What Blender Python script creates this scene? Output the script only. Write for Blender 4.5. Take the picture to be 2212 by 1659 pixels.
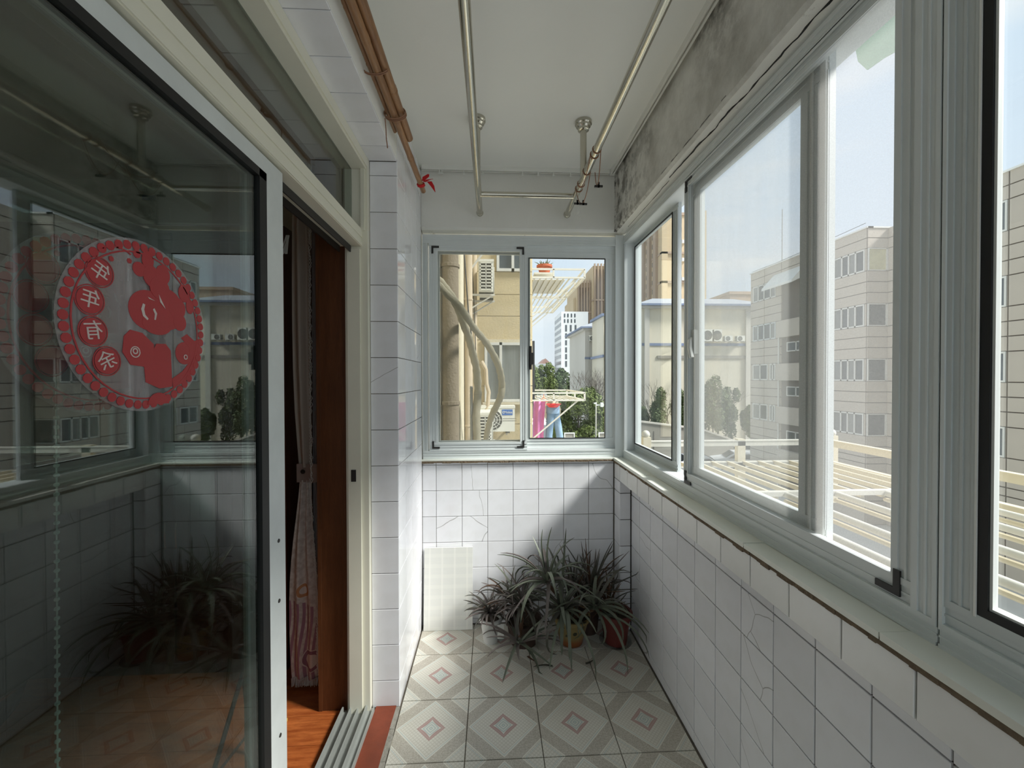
import bpy, math, random
from mathutils import Vector, Matrix
random.seed(7)
PI = math.pi
for o in list(bpy.data.objects):
    bpy.data.objects.remove(o)
SC = bpy.context.scene
COL = SC.collection

def lin(c):
    r = []
    for v in c:
        v = v / 255.0
        r.append(v / 12.92 if v <= 0.04045 else ((v + 0.055) / 1.055) ** 2.4)
    return tuple(r)

# ------------------------------------------------------------------ camera
H = 1.45
F, YAW, PIT, ROLL = 877.8, 0.04889, 0.01095, -0.00182
cam_d = bpy.data.cameras.new('camera')
cam = bpy.data.objects.new('camera', cam_d)
COL.objects.link(cam)
r_ = Vector((math.cos(YAW), -math.sin(YAW), 0)); fw = Vector((math.sin(YAW), math.cos(YAW), 0)); up = Vector((0, 0, 1))
f2 = fw * math.cos(PIT) - up * math.sin(PIT); u2 = up * math.cos(PIT) + fw * math.sin(PIT)
r3 = r_ * math.cos(ROLL) + u2 * math.sin(ROLL); u3 = u2 * math.cos(ROLL) - r_ * math.sin(ROLL)
mw = Matrix((r3, u3, -f2)).transposed().to_4x4()
mw.translation = (0, 0, H)
cam.matrix_world = mw
cam_d.sensor_fit = 'HORIZONTAL'; cam_d.sensor_width = 36.0
cam_d.lens = F / 2212 * 36
cam_d.shift_y = -3.3 / 2212
cam_d.clip_start = 0.02; cam_d.clip_end = 600
SC.camera = cam

# ------------------------------------------------------------------ sky, sun, exposure
W = bpy.data.worlds.new('world'); SC.world = W
W.use_nodes = True
wt = W.node_tree; wt.nodes.clear()
SKY_STRENGTH = 0.675
SUN_STRENGTH = 4.7
wo = wt.nodes.new('ShaderNodeOutputWorld'); bg = wt.nodes.new('ShaderNodeBackground')
tc = wt.nodes.new('ShaderNodeTexCoord'); sx = wt.nodes.new('ShaderNodeSeparateXYZ')
rp = wt.nodes.new('ShaderNodeValToRGB')
wt.links.new(tc.outputs['Generated'], sx.inputs[0]); wt.links.new(sx.outputs['Z'], rp.inputs[0])
e = rp.color_ramp.elements
e[0].position = 0.0; e[0].color = (*lin((223, 229, 236)), 1)
e[1].position = 0.75; e[1].color = (*lin((204, 223, 242)), 1)
m_ = rp.color_ramp.elements.new(0.22); m_.color = (*lin((214, 228, 242)), 1)
cn = wt.nodes.new('ShaderNodeTexNoise'); cn.inputs['Scale'].default_value = 2.6; cn.inputs['Detail'].default_value = 5
cm = wt.nodes.new('ShaderNodeMapping'); cm.inputs['Scale'].default_value = (1, 1, 4.5)
wt.links.new(tc.outputs['Generated'], cm.inputs[0]); wt.links.new(cm.outputs[0], cn.inputs['Vector'])
cr = wt.nodes.new('ShaderNodeValToRGB'); cr.color_ramp.elements[0].position = 0.45; cr.color_ramp.elements[1].position = 0.72
wt.links.new(cn.outputs['Fac'], cr.inputs[0])
mx = wt.nodes.new('ShaderNodeMix'); mx.data_type = 'RGBA'
mx.inputs[7].default_value = (*lin((232, 237, 242)), 1)
wt.links.new(cr.outputs[0], mx.inputs[0]); wt.links.new(rp.outputs[0], mx.inputs[6])
bg.inputs[1].default_value = SKY_STRENGTH
wt.links.new(mx.outputs[2], bg.inputs[0]); wt.links.new(bg.outputs[0], wo.inputs[0])
sun_d = bpy.data.lights.new('sun', 'SUN'); sun_d.energy = SUN_STRENGTH; sun_d.angle = math.radians(12)
sun_d.color = (1.0, 0.98, 0.95)
sun = bpy.data.objects.new('sun', sun_d); COL.objects.link(sun)
sun.location = (12, -6, 14)
sun.rotation_euler = Vector((-1, 0.36, -1)).to_track_quat('-Z', 'Y').to_euler()
vs = SC.view_settings
SC.display_settings.display_device = 'sRGB'
vs.view_transform = 'Standard'; vs.look = 'None'; vs.gamma = 1.0; vs.exposure = 0.8
vs.use_curve_mapping = False
SC.cycles.transparent_max_bounces = 48
SC.cycles.max_bounces = 14
SC.cycles.diffuse_bounces = 9
SC.cycles.use_denoising = True

# ------------------------------------------------------------------ node / material helpers
class N:
    def __init__(s, name):
        s.m = bpy.data.materials.new(name); s.m.use_nodes = True
        s.t = s.m.node_tree; s.t.nodes.clear()
        s.out = s.t.nodes.new('ShaderNodeOutputMaterial')
    def n(s, typ, **kw):
        k = s.t.nodes.new(typ)
        for a, b in kw.items(): setattr(k, a, b)
        return k
    def l(s, a, b): s.t.links.new(a, b)
    def sock(s, node, idx, v):
        if isinstance(v, bpy.types.NodeSocket): s.l(v, node.inputs[idx])
        else: node.inputs[idx].default_value = v
    def m_(s, op, a, b=0.0, c=None):
        k = s.n('ShaderNodeMath', operation=op)
        s.sock(k, 0, a); s.sock(k, 1, b)
        if c is not None: s.sock(k, 2, c)
        return k.outputs[0]
    def mix(s, f, a, b):
        k = s.n('ShaderNodeMix', data_type='RGBA')
        s.sock(k, 0, f)
        for i, v in ((6, a), (7, b)):
            if isinstance(v, bpy.types.NodeSocket): s.l(v, k.inputs[i])
            else: k.inputs[i].default_value = (*v, 1)
        return k.outputs[2]
    def obj(s): return s.n('ShaderNodeTexCoord').outputs['Object']
    def xyz(s, v):
        k = s.n('ShaderNodeSeparateXYZ'); s.l(v, k.inputs[0]); return k.outputs
    def noise(s, scale, vec=None, detail=4, stretch=None, rough=0.55):
        k = s.n('ShaderNodeTexNoise'); k.inputs['Scale'].default_value = scale; k.inputs['Detail'].default_value = detail
        k.inputs['Roughness'].default_value = rough
        v = vec if vec is not None else s.obj()
        if stretch:
            mp = s.n('ShaderNodeMapping'); mp.inputs['Scale'].default_value = stretch; s.l(v, mp.inputs[0]); v = mp.outputs[0]
        s.l(v, k.inputs['Vector']); return k.outputs['Fac']
    def ramp(s, f, a, b):
        k = s.n('ShaderNodeMapRange'); k.clamp = True
        s.l(f, k.inputs[0]); k.inputs[1].default_value = a; k.inputs[2].default_value = b
        return k.outputs[0]
    def bsdf(s, col, rough=.5, metal=0., spec=.5, bump=None, bstr=.3, bdist=.01, **kw):
        k = s.n('ShaderNodeBsdfPrincipled')
        if isinstance(col, bpy.types.NodeSocket): s.l(col, k.inputs['Base Color'])
        else: k.inputs['Base Color'].default_value = (*col, 1)
        s.sock(k, 'Roughness', rough); s.sock(k, 'Metallic', metal)
        k.inputs['Specular IOR Level'].default_value = spec
        if bump is not None:
            b = s.n('ShaderNodeBump'); b.inputs['Strength'].default_value = bstr; b.inputs['Distance'].default_value = bdist
            s.l(bump, b.inputs['Height']); s.l(b.outputs[0], k.inputs['Normal'])
        for a, v in kw.items(): s.sock(k, a.replace('_', ' '), v)
        return k.outputs[0]
    def done(s, sh): s.l(sh, s.out.inputs[0]); return s.m

def simple(name, c, rough=.5, metal=0., spec=.5, var=.10, scale=9., bump=0., bscale=60., stretch=None):
    """plain colour with slight procedural variation and optional fine relief"""
    k = N(name); c = lin(c)
    nz = k.noise(scale, stretch=stretch)
    dark = tuple(x * (1 - var) for x in c); lite = tuple(min(1, x * (1 + var)) for x in c)
    col = k.mix(nz, dark, lite)
    bn = k.noise(bscale, stretch=stretch) if bump else None
    return k.done(k.bsdf(col, rough, metal, spec, bump=bn, bstr=bump))

def glass_mat(name, tint=(1, 1, 1), dirt=0.0, dirtcol=(200, 200, 195), f0=.042):
    k = N(name)
    ge = k.n('ShaderNodeNewGeometry')
    dt = k.n('ShaderNodeVectorMath', operation='DOT_PRODUCT')
    k.l(ge.outputs['Incoming'], dt.inputs[0]); k.l(ge.outputs['Normal'], dt.inputs[1])
    c = k.m_('ABSOLUTE', dt.outputs['Value'])
    fr = k.m_('MULTIPLY_ADD', k.m_('POWER', k.m_('SUBTRACT', 1.0, c), 5.0), 1 - f0, f0)
    tr = k.n('ShaderNodeBsdfTransparent'); tr.inputs[0].default_value = (*tint, 1)
    gl = k.n('ShaderNodeBsdfGlossy'); gl.inputs['Roughness'].default_value = 0.0
    a = k.n('ShaderNodeMixShader'); k.l(fr, a.inputs[0]); k.l(tr.outputs[0], a.inputs[1]); k.l(gl.outputs[0], a.inputs[2])
    sh = a.outputs[0]
    if dirt:
        df = k.n('ShaderNodeBsdfDiffuse'); df.inputs[0].default_value = (*lin(dirtcol), 1)
        tl = k.n('ShaderNodeBsdfTranslucent'); tl.inputs[0].default_value = (*lin(dirtcol), 1)
        b = k.n('ShaderNodeMixShader'); b.inputs[0].default_value = .5; k.l(df.outputs[0], b.inputs[1]); k.l(tl.outputs[0], b.inputs[2])
        nz = k.ramp(k.noise(3.0, stretch=(6, 6, .7)), .3, .8)
        q = k.n('ShaderNodeMixShader'); k.l(k.m_('MULTIPLY', nz, dirt), q.inputs[0]); k.l(sh, q.inputs[1]); k.l(b.outputs[0], q.inputs[2])
        sh = q.outputs[0]
    return k.done(sh)

def mesh_screen(name, dens, c):
    k = N(name)
    tr = k.n('ShaderNodeBsdfTransparent')
    df = k.n('ShaderNodeBsdfDiffuse'); df.inputs[0].default_value = (*lin(c), 1)
    tl = k.n('ShaderNodeBsdfTranslucent'); tl.inputs[0].default_value = (*lin(c), 1)
    b = k.n('ShaderNodeMixShader'); b.inputs[0].default_value = .5; k.l(df.outputs[0], b.inputs[1]); k.l(tl.outputs[0], b.inputs[2])
    q = k.n('ShaderNodeMixShader')
    nz = k.m_('MULTIPLY_ADD', k.noise(380, detail=1), .2, dens - .1)
    k.l(nz, q.inputs[0]); k.l(tr.outputs[0], q.inputs[1]); k.l(b.outputs[0], q.inputs[2])
    return k.done(q.outputs[0])

M = {}
def tile_mat(name, c, rough, crack=True):
    k = N(name)
    inf = k.n('ShaderNodeObjectInfo')
    c = lin(c)
    o = k.obj()
    nz = k.noise(14, o)
    base = k.mix(inf.outputs['Random'], tuple(x * .93 for x in c), tuple(min(1, x * 1.03) for x in c))
    base = k.mix(k.m_('MULTIPLY', k.ramp(nz, .45, .75), .12), base, lin((188, 184, 172)))
    if crack:
        loc = k.n('ShaderNodeVectorMath', operation='ADD'); k.l(o, loc.inputs[0]); k.l(inf.outputs['Location'], loc.inputs[1])
        v = k.n('ShaderNodeTexVoronoi', feature='DISTANCE_TO_EDGE'); v.inputs['Scale'].default_value = 1.25
        nn = k.n('ShaderNodeTexNoise'); nn.inputs['Scale'].default_value = 6
        k.l(loc.outputs[0], nn.inputs['Vector'])
        ad = k.n('ShaderNodeVectorMath', operation='MULTIPLY_ADD'); k.l(nn.outputs['Color'], ad.inputs[0]); ad.inputs[1].default_value = (.07, .07, .07); k.l(loc.outputs[0], ad.inputs[2])
        k.l(ad.outputs[0], v.inputs['Vector'])
        edge = k.m_('LESS_THAN', v.outputs['Distance'], .0016)
        only = k.m_('GREATER_THAN', inf.outputs['Random'], .72)
        base = k.mix(k.m_('MULTIPLY', k.m_('MULTIPLY', edge, only), .55), base, lin((120, 116, 108)))
    return k.done(k.bsdf(base, rough, spec=.5, bump=k.noise(5, o), bstr=.025))

M['tile'] = tile_mat('glazed_tile', (234, 234, 237), .07)
M['tile_band'] = tile_mat('glazed_band_tile', (236, 236, 234), .2)
M['grout'] = simple('grout', (118, 110, 98), .9, var=.25, scale=30, bump=.4)
M['grout_dark'] = simple('dirty_grout', (58, 52, 46), .95, var=.3, scale=30, bump=.4)
M['plaster'] = simple('ceiling_plaster', (234, 234, 229), .9, var=.03, scale=2.5, bump=.05, bscale=25)
M['wallpaint'] = simple('room_paint', (196, 190, 172), .9, var=.05, scale=2)

def beam_mat():
    k = N('stained_plaster'); o = k.obj(); x, y, z = k.xyz(o)
    c = k.mix(k.noise(3.0, o), lin((218, 217, 210)), lin((230, 229, 224)))
    # grey grime over the long face, black mould where the beam meets ceiling and far corner
    face = k.m_('GREATER_THAN', x, .728)
    grime = k.m_('MULTIPLY', k.ramp(k.noise(4.5, o, 8, rough=.7), .36, .72), .62)
    c = k.mix(k.m_('MULTIPLY', grime, face), c, lin((134, 130, 118)))
    top = k.ramp(z, 2.42, 2.66)
    far = k.ramp(y, 1.75, 2.39)
    ms = k.ramp(k.noise(11, o, 10, rough=.72), .46, .57)
    mould = k.m_('MULTIPLY', k.m_('MULTIPLY', ms, face), k.m_('MAXIMUM', k.m_('MULTIPLY', top, k.ramp(k.noise(2.2, o), .42, .6)), far))
    c = k.mix(k.m_('MULTIPLY', mould, .88), c, lin((70, 64, 54)))
    und = k.m_('LESS_THAN', z, 2.3195)
    c = k.mix(und, c, lin((236, 235, 229)))
    cr = k.ramp(k.noise(7, o, 8, rough=.75), .60, .66)
    c = k.mix(k.m_('MULTIPLY', k.m_('MULTIPLY', cr, und), .5), c, lin((150, 144, 128)))
    return k.done(k.bsdf(c, .92, bump=k.noise(18, o, 8, rough=.7), bstr=.35, bdist=.01))
M['beam'] = beam_mat()

def floor_tile_mat():
    k = N('patterned_floor_tile'); o = k.obj(); x, y, z = k.xyz(o)
    ax = k.m_('ABSOLUTE', x); ay = k.m_('ABSOLUTE', y)
    d = k.m_('DIVIDE', k.m_('ADD', ax, ay), .1475)            # 1 at the edge midpoints, 2 in the corners
    cream = lin((210, 207, 196)); grain = lin((164, 157, 144)); blue = lin((176, 188, 186)); pink = lin((176, 146, 140)); white = lin((214, 212, 200))
    sp = k.ramp(k.noise(210, o, 3), .35, .65)
    band = k.mix(sp, grain, lin((192, 187, 175)))
    # fine grid printed inside the diamond, on the diagonal
    p = k.m_('ADD', x, y); q = k.m_('SUBTRACT', x, y)
    g1 = k.m_('LESS_THAN', k.m_('ABSOLUTE', k.m_('SUBTRACT', k.m_('FRACT', k.m_('DIVIDE', p, .0165)), .5)), .13)
    g2 = k.m_('LESS_THAN', k.m_('ABSOLUTE', k.m_('SUBTRACT', k.m_('FRACT', k.m_('DIVIDE', q, .0165)), .5)), .13)
    grid = k.mix(k.m_('MULTIPLY', k.m_('MAXIMUM', g1, g2), .55), cream, lin((182, 178, 164)))
    c = k.mix(k.m_('GREATER_THAN', d, .98), grid, band)
    c = k.mix(k.m_('GREATER_THAN', d, 1.46), c, grid)
    def ring(c, a, b, col, f=1.0):
        w = k.m_('MULTIPLY', k.m_('GREATER_THAN', d, a), k.m_('LESS_THAN', d, b))
        return k.mix(k.m_('MULTIPLY', w, f), c, col)
    c = ring(c, .88, .97, white); c = ring(c, .905, .93, blue); c = ring(c, 1.46, 1.5, white); c = ring(c, 1.56, 1.585, blue, .8)
    c = ring(c, -1, .40, pink)
    c = ring(c, .33, .345, lin((190, 168, 160)))
    # four pointed flower in the middle
    mn = k.m_('MINIMUM', ax, ay); mxx = k.m_('MAXIMUM', ax, ay)
    star = k.m_('LESS_THAN', k.m_('ADD', k.m_('POWER', ax, .8), k.m_('POWER', ay, .8)), .0445 ** .8)
    c = k.mix(star, c, lin((204, 206, 196)))
    r = k.m_('SQRT', k.m_('ADD', k.m_('MULTIPLY', x, x), k.m_('MULTIPLY', y, y)))
    wv = k.m_('MULTIPLY', k.m_('LESS_THAN', k.m_('ABSOLUTE', k.m_('SUBTRACT', k.m_('FRACT', k.m_('DIVIDE', k.m_('ADD', mxx, k.m_('MULTIPLY', mn, .9)), .0125)), .5)), .17), star)
    c = k.mix(k.m_('MULTIPLY', wv, .8), c, lin((150, 170, 172)))
    inf = k.n('ShaderNodeObjectInfo')
    wn = k.n('ShaderNodeVectorMath', operation='ADD'); k.l(o, wn.inputs[0]); k.l(inf.outputs['Location'], wn.inputs[1])
    c = k.mix(k.m_('MULTIPLY', k.ramp(k.noise(3.2, wn.outputs[0], 6), .45, .8), .3), c, lin((150, 142, 124)))
    return k.done(k.bsdf(c, .33, spec=.4, bump=k.noise(40, o), bstr=.05))
M['floortile'] = floor_tile_mat()

def wood_mat(name, a, b, axis_stretch, rough=.35, scale=6):
    k = N(name); o = k.obj()
    inf = k.n('ShaderNodeObjectInfo')
    of = k.n('ShaderNodeVectorMath', operation='MULTIPLY_ADD'); k.l(inf.outputs['Location'], of.inputs[0]); of.inputs[1].default_value = (7.3, 5.1, 3.7); k.l(o, of.inputs[2])
    n1 = k.noise(scale, of.outputs[0], 8, axis_stretch, .6); n2 = k.noise(scale * 7, of.outputs[0], 4, axis_stretch)
    c = k.mix(k.ramp(n1, .32, .68), lin(a), lin(b))
    c = k.mix(k.m_('MULTIPLY', k.ramp(n2, .45, .7), .35), c, tuple(v * .55 for v in lin(a)))
    return k.done(k.bsdf(c, rough, bump=n2, bstr=.06))
M['woodfloor'] = wood_mat('plank_wood', (150, 74, 34), (196, 112, 58), (1.2, 9, 9), .3)
M['casing'] = wood_mat('oak_casing', (80, 46, 26), (102, 62, 36), (9, 9, .9), .4)
M['darkwood'] = wood_mat('dark_wardrobe', (70, 40, 30), (92, 54, 40), (9, 9, .9), .45)
M['bamboo'] = wood_mat('bamboo_skin', (122, 84, 54), (166, 124, 84), (14, 1.2, 14), .42, 4)
M['alu'] = simple('white_aluminium', (214, 219, 218), .42, 0., .5, var=.05, scale=5, stretch=(3, 3, 1))
M['alu_dark'] = simple('grey_aluminium', (196, 202, 201), .42, 0., .5, var=.05, scale=5)
M['alu_door'] = simple('champagne_aluminium', (222, 219, 202), .4, 0., .5, var=.06, scale=6)
M['alu_lower'] = simple('worn_aluminium', (206, 210, 208), .42, 0., .5, var=.12, scale=14)
M['track'] = simple('dusty_aluminium_track', (150, 153, 148), .5, var=.15, scale=20)
M['rubber'] = simple('black_gasket', (16, 17, 17), .55, var=.2)
M['black'] = simple('black_metal', (32, 30, 28), .5, var=.3, scale=40)
M['chrome'] = simple('stainless_steel', (196, 192, 180), .16, 1., .5, var=.06, scale=20)
M['white'] = simple('white_plastic', (226, 227, 222), .4, var=.03)
M['pvc_rail'] = simple('rail_plastic', (232, 232, 226), .4, var=.05)
M['lip'] = simple('broken_tile_edge', (112, 97, 78), .95, var=.45, scale=45, bump=.8, bscale=90)
M['sill'] = simple('sill_tile', (222, 224, 214), .22, var=.04)
M['redpaint'] = simple('red_oxide_paint', (124, 58, 36), .5, var=.35, scale=16, bump=.1)
M['mortar'] = simple('grey_mortar', (150, 146, 136), .95, var=.3, scale=40, bump=.8)
M['glass'] = glass_mat('clear_glass', (.97, .985, .975))
M['glass_dirty'] = glass_mat('dusty_glass', (.96, .975, .97), .10)
M['glass_door'] = glass_mat('door_glass', (.78, .84, .82), f0=.09)
M['screen'] = mesh_screen('insect_mesh', .20, (196, 196, 192))
M['screen_back'] = mesh_screen('insect_mesh_fine', .20, (150, 148, 136))
M['vinyl'] = glass_mat('clear_vinyl', (.98, .97, .97), .55, (224, 216, 216))
M['film_pale'] = simple('pale_print', (198, 184, 178), .5, var=.08)
M['red'] = simple('red_print', (164, 38, 44), .4, var=.1)
M['redghost'] = simple('ghost_red_print', (150, 44, 48), .5, var=.15)  # duller red for the doubled image of the sticker
M['ribbon'] = simple('red_cloth', (190, 22, 26), .8, var=.2)
M['string'] = simple('twine', (150, 112, 88), .9, var=.3, scale=80)
M['leafA'] = simple('aloe_green_grey', (94, 100, 84), .5, var=.35, scale=16, bump=.1)
M['leafB'] = simple('aloe_purple_grey', (102, 93, 88), .55, var=.35, scale=16, bump=.1)
M['leafC'] = simple('aloe_dark', (78, 76, 66), .55, var=.35, scale=16)
M['leafD'] = simple('dead_leaf', (88, 62, 42), .8, var=.4, scale=20)
M['soil'] = simple('dry_soil', (70, 58, 46), 1., var=.5, scale=60, bump=1., bscale=80)
M['pot_white'] = simple('white_pot', (206, 206, 202), .5, var=.15, scale=18)
M['pot_red'] = simple('brick_plastic', (104, 44, 38), .45, var=.08)
M['pot_dark'] = simple('dark_clay', (64, 46, 38), .6, var=.3)
M['saucer'] = glass_mat('clear_plastic', (.86, .87, .87), .25)
def pot_glazed():
    k = N('glazed_pot'); o = k.obj(); x, y, z = k.xyz(o)
    c = k.mix(k.ramp(z, .03, .06), lin((142, 84, 46)), lin((140, 122, 78)))
    v = k.n('ShaderNodeTexVoronoi'); v.inputs['Scale'].default_value = 26; k.l(o, v.inputs['Vector'])
    w = k.m_('MULTIPLY', k.m_('LESS_THAN', v.outputs['Distance'], .3), k.m_('GREATER_THAN', z, .07))
    c = k.mix(w, c, lin((60, 60, 46)))
    return k.done(k.bsdf(c, .3))
M['pot_glazed'] = pot_glazed()
def panel_mat():
    k = N('ribbed_cream_board'); o = k.obj(); x, y, z = k.xyz(o)
    v1 = k.m_('LESS_THAN', k.m_('ABSOLUTE', k.m_('SUBTRACT', k.m_('FRACT', k.m_('DIVIDE', x, .072)), .5)), .07)
    h1 = k.m_('LESS_THAN', k.m_('FRACT', k.m_('DIVIDE', z, .058)), .35)
    fine = k.m_('FRACT', k.m_('DIVIDE', z, .0072))
    c = k.mix(k.m_('MULTIPLY', fine, .4), lin((226, 226, 220)), lin((204, 205, 200)))
    c = k.mix(k.m_('MULTIPLY', h1, .5), c, lin((230, 230, 222)))
    c = k.mix(k.m_('MULTIPLY', v1, .7), c, lin((234, 233, 226)))
    return k.done(k.bsdf(c, .4, bump=fine, bstr=.1))
M['board'] = panel_mat()
def curtain_mat():
    k = N('printed_curtain'); o = k.obj(); x, y, z = k.xyz(o)
    base = k.mix(k.ramp(k.noise(45, o, 3), .4, .6), lin((208, 204, 200)), lin((186, 178, 174)))
    wave = k.m_('ADD', x, k.m_('MULTIPLY', k.m_('SINE', k.m_('MULTIPLY', z, 13.0)), .011))
    st = k.m_('LESS_THAN', k.m_('FRACT', k.m_('DIVIDE', wave, .021)), .52)
    low = k.m_('LESS_THAN', z, k.m_('MULTIPLY_ADD', x, -.25, .40))
    c = k.mix(k.m_('MULTIPLY', st, low), base, lin((158, 122, 138)))
    def ringc(c, cx, cz, r, w, col):
        dx = k.m_('MULTIPLY', k.m_('SUBTRACT', x, cx), 1.15); dz = k.m_('SUBTRACT', z, cz)
        dd = k.m_('SQRT', k.m_('ADD', k.m_('MULTIPLY', dx, dx), k.m_('MULTIPLY', dz, dz)))
        c = k.mix(k.m_('LESS_THAN', dd, r + .012), c, lin((206, 200, 196)))
        return k.mix(k.m_('LESS_THAN', k.m_('ABSOLUTE', k.m_('SUBTRACT', dd, r)), w), c, col)
    c = ringc(c, -.005, .46, .024, .007, lin((186, 140, 104)))
    c = ringc(c, .030, .135, .04, .008, lin((140, 104, 120)))
    return k.done(k.bsdf(c, .75, spec=.2))
M['curtain'] = curtain_mat()
M['curtain_plain'] = simple('curtain_satin', (170, 160, 150), .45, var=.12, scale=6, stretch=(20, 20, 1))
M['sheer'] = simple('grey_curtain', (148, 144, 146), .8, var=.1, scale=5, stretch=(30, 30, 1))
M['fringe'] = simple('silver_fringe', (206, 206, 204), .4, var=.12, scale=60)
M['tieback'] = simple('tieback_cloth', (142, 126, 120), .8, var=.25, scale=30)
# outdoors
M['stucco_beige'] = simple('beige_stucco', (194, 179, 144), .95, var=.16, scale=3.5, bump=.5, bscale=40, stretch=(1, 1, .35))
M['stucco_pale'] = simple('pale_stucco', (206, 197, 172), .95, var=.12, scale=4, bump=.5, bscale=40)
M['pipe'] = simple('cream_pipe', (188, 172, 146), .8, var=.14, scale=9, bump=.4, bscale=60)
M['pipe_grey'] = simple('weathered_pipe', (124, 113, 96), .9, var=.2, scale=9, bump=.6, bscale=50)
M['wrap'] = simple('pipe_wrap', (138, 132, 112), .85, var=.25, scale=30, bump=.5)
M['hose'] = simple('grey_hose', (134, 134, 128), .7, var=.15)
M['facade'] = simple('grey_facade_panel', (186, 178, 166), .9, var=.07, scale=1.2, bump=.2, bscale=14)
M['facade_joint'] = simple('facade_joint', (110, 104, 98), .95, var=.15)
M['cream'] = simple('cream_render', (204, 197, 178), .95, var=.06, scale=.6)
M['cream_trim'] = simple('cream_trim', (190, 186, 176), .9, var=.05)
M['roof_tile'] = simple('grey_roof_tile', (150, 154, 160), .8, var=.2, scale=3, stretch=(8, 1, 1))
M['blue_eave'] = simple('blue_eave', (116, 128, 152), .6, var=.1)
M['tower'] = simple('tower_render', (198, 178, 146), .95, var=.1, scale=.15, stretch=(6, 6, .2))
M['tower_b'] = simple('tower_brown', (172, 152, 132), .95, var=.12, scale=.15, stretch=(6, 6, .2))
M['bay_brown'] = simple('brown_bay', (142, 127, 114), .9, var=.2, scale=.3)  # darker brown of the far tower's window bands
M['white_bld'] = simple('white_cladding', (230, 231, 230), .7, var=.02)
M['dark_glass'] = simple('dark_window_glass', (74, 82, 86), .12, 0., .6, var=.35, scale=1.5)
M['mid_glass'] = simple('curtained_window_glass', (120, 124, 122), .18, 0., .6, var=.35, scale=5, stretch=(6, 6, .4))
M['poster_glass'] = simple('patterned_window_film', (190, 186, 150), .4, var=.35, scale=3)
M['win_frame'] = simple('outer_window_frame', (206, 206, 200), .5, var=.05)
M['roof_pink'] = simple('faded_pink_roof', (206, 164, 150), .9, var=.1)
M['concrete'] = simple('grey_concrete', (146, 142, 132), .95, var=.12, scale=1.5)
M['asphalt'] = simple('pale_concrete_yard', (196, 194, 188), .95, var=.15, scale=.6)
M['ac_white'] = simple('ac_casing', (220, 219, 208), .5, var=.05)
M['ac_dark'] = simple('ac_grille_dark', (66, 66, 62), .6, var=.2)
M['ac_blue'] = simple('blue_badge', (52, 104, 176), .4, var=.03)
M['steel_paint'] = simple('painted_steel', (206, 197, 174), .5, var=.1, scale=4)
M['steel_white'] = simple('white_steel', (204, 201, 190), .45, var=.08, scale=6)
M['terracotta'] = simple('terracotta', (172, 92, 60), .8, var=.1)
M['pink'] = simple('pink_fabric', (214, 130, 178), .9, var=.15, scale=30)
M['denim'] = simple('light_denim', (134, 160, 184), .9, var=.2, scale=14)
M['beigecloth'] = simple('beige_cloth', (204, 190, 164), .9, var=.1)
M['orange'] = simple('orange_plastic', (226, 120, 60), .5, var=.05)
M['redbasin'] = simple('red_plastic', (214, 46, 44), .35, var=.05)
M['folA'] = simple('camphor_leaves', (92, 106, 48), .7, var=.45, scale=1.8)
M['folB'] = simple('far_leaves', (74, 92, 54), .8, var=.4, scale=.8)
M['folC'] = simple('shrub_leaves', (84, 98, 56), .7, var=.45, scale=2)
M['bark'] = simple('grey_bark', (104, 96, 88), .95, var=.2, scale=4)
M['car_white'] = simple('car_paint', (232, 233, 233), .2, var=.02)
M['car_glass'] = simple('car_window', (36, 42, 48), .1, var=.1)
M['tyre'] = simple('tyre_rubber', (28, 28, 28), .9, var=.1)
M['awning'] = simple('pale_green_awning', (176, 200, 192), .7, var=.06)
M['paper'] = simple('paper', (196, 190, 170), .9, var=.05)
M['slipper'] = simple('black_rubber', (22, 20, 20), .6, var=.1)
M['yellow'] = simple('yellow_trim', (206, 164, 70), .5, var=.1)
M['lumen_dark'] = simple('dark_plastic_tub', (60, 66, 66), .25, var=.1)

# ------------------------------------------------------------------ geometry helpers (each returns (verts, faces))
def box(x0, x1, y0, y1, z0, z1):
    v = [(x0, y0, z0), (x1, y0, z0), (x1, y1, z0), (x0, y1, z0), (x0, y0, z1), (x1, y0, z1), (x1, y1, z1), (x0, y1, z1)]
    return v, [(0, 3, 2, 1), (4, 5, 6, 7), (0, 1, 5, 4), (1, 2, 6, 5), (2, 3, 7, 6), (3, 0, 4, 7)]
def join(*gs):
    V, Fc = [], []
    for v, f in gs:
        n = len(V); V += list(v); Fc += [tuple(i + n for i in q) for q in f]
    return V, Fc
def tube(pts, r, n=8, cap=True):
    pts = [Vector(p) for p in pts]; rs = r if isinstance(r, (list, tuple)) else [r] * len(pts)
    V, Fc = [], []
    prev = None
    for i, p in enumerate(pts):
        t = (pts[min(i + 1, len(pts) - 1)] - pts[max(i - 1, 0)])
        t = t.normalized() if t.length > 1e-9 else Vector((0, 0, 1))
        if prev is None:
            a = Vector((0, 0, 1)) if abs(t.z) < .9 else Vector((1, 0, 0))
            u = t.cross(a).normalized()
        else:
            u = (prev - t * prev.dot(t)).normalized()
        prev = u; w = t.cross(u)
        for k in range(n):
            an = 2 * PI * k / n
            V.append(tuple(p + (u * math.cos(an) + w * math.sin(an)) * rs[i]))
    for i in range(len(pts) - 1):
        for k in range(n):
            a, b = i * n + k, i * n + (k + 1) % n
            Fc.append((a, b, b + n, a + n))
    if cap:
        Fc.append(tuple(range(n - 1, -1, -1))); m = (len(pts) - 1) * n; Fc.append(tuple(range(m, m + n)))
    return V, Fc
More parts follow.
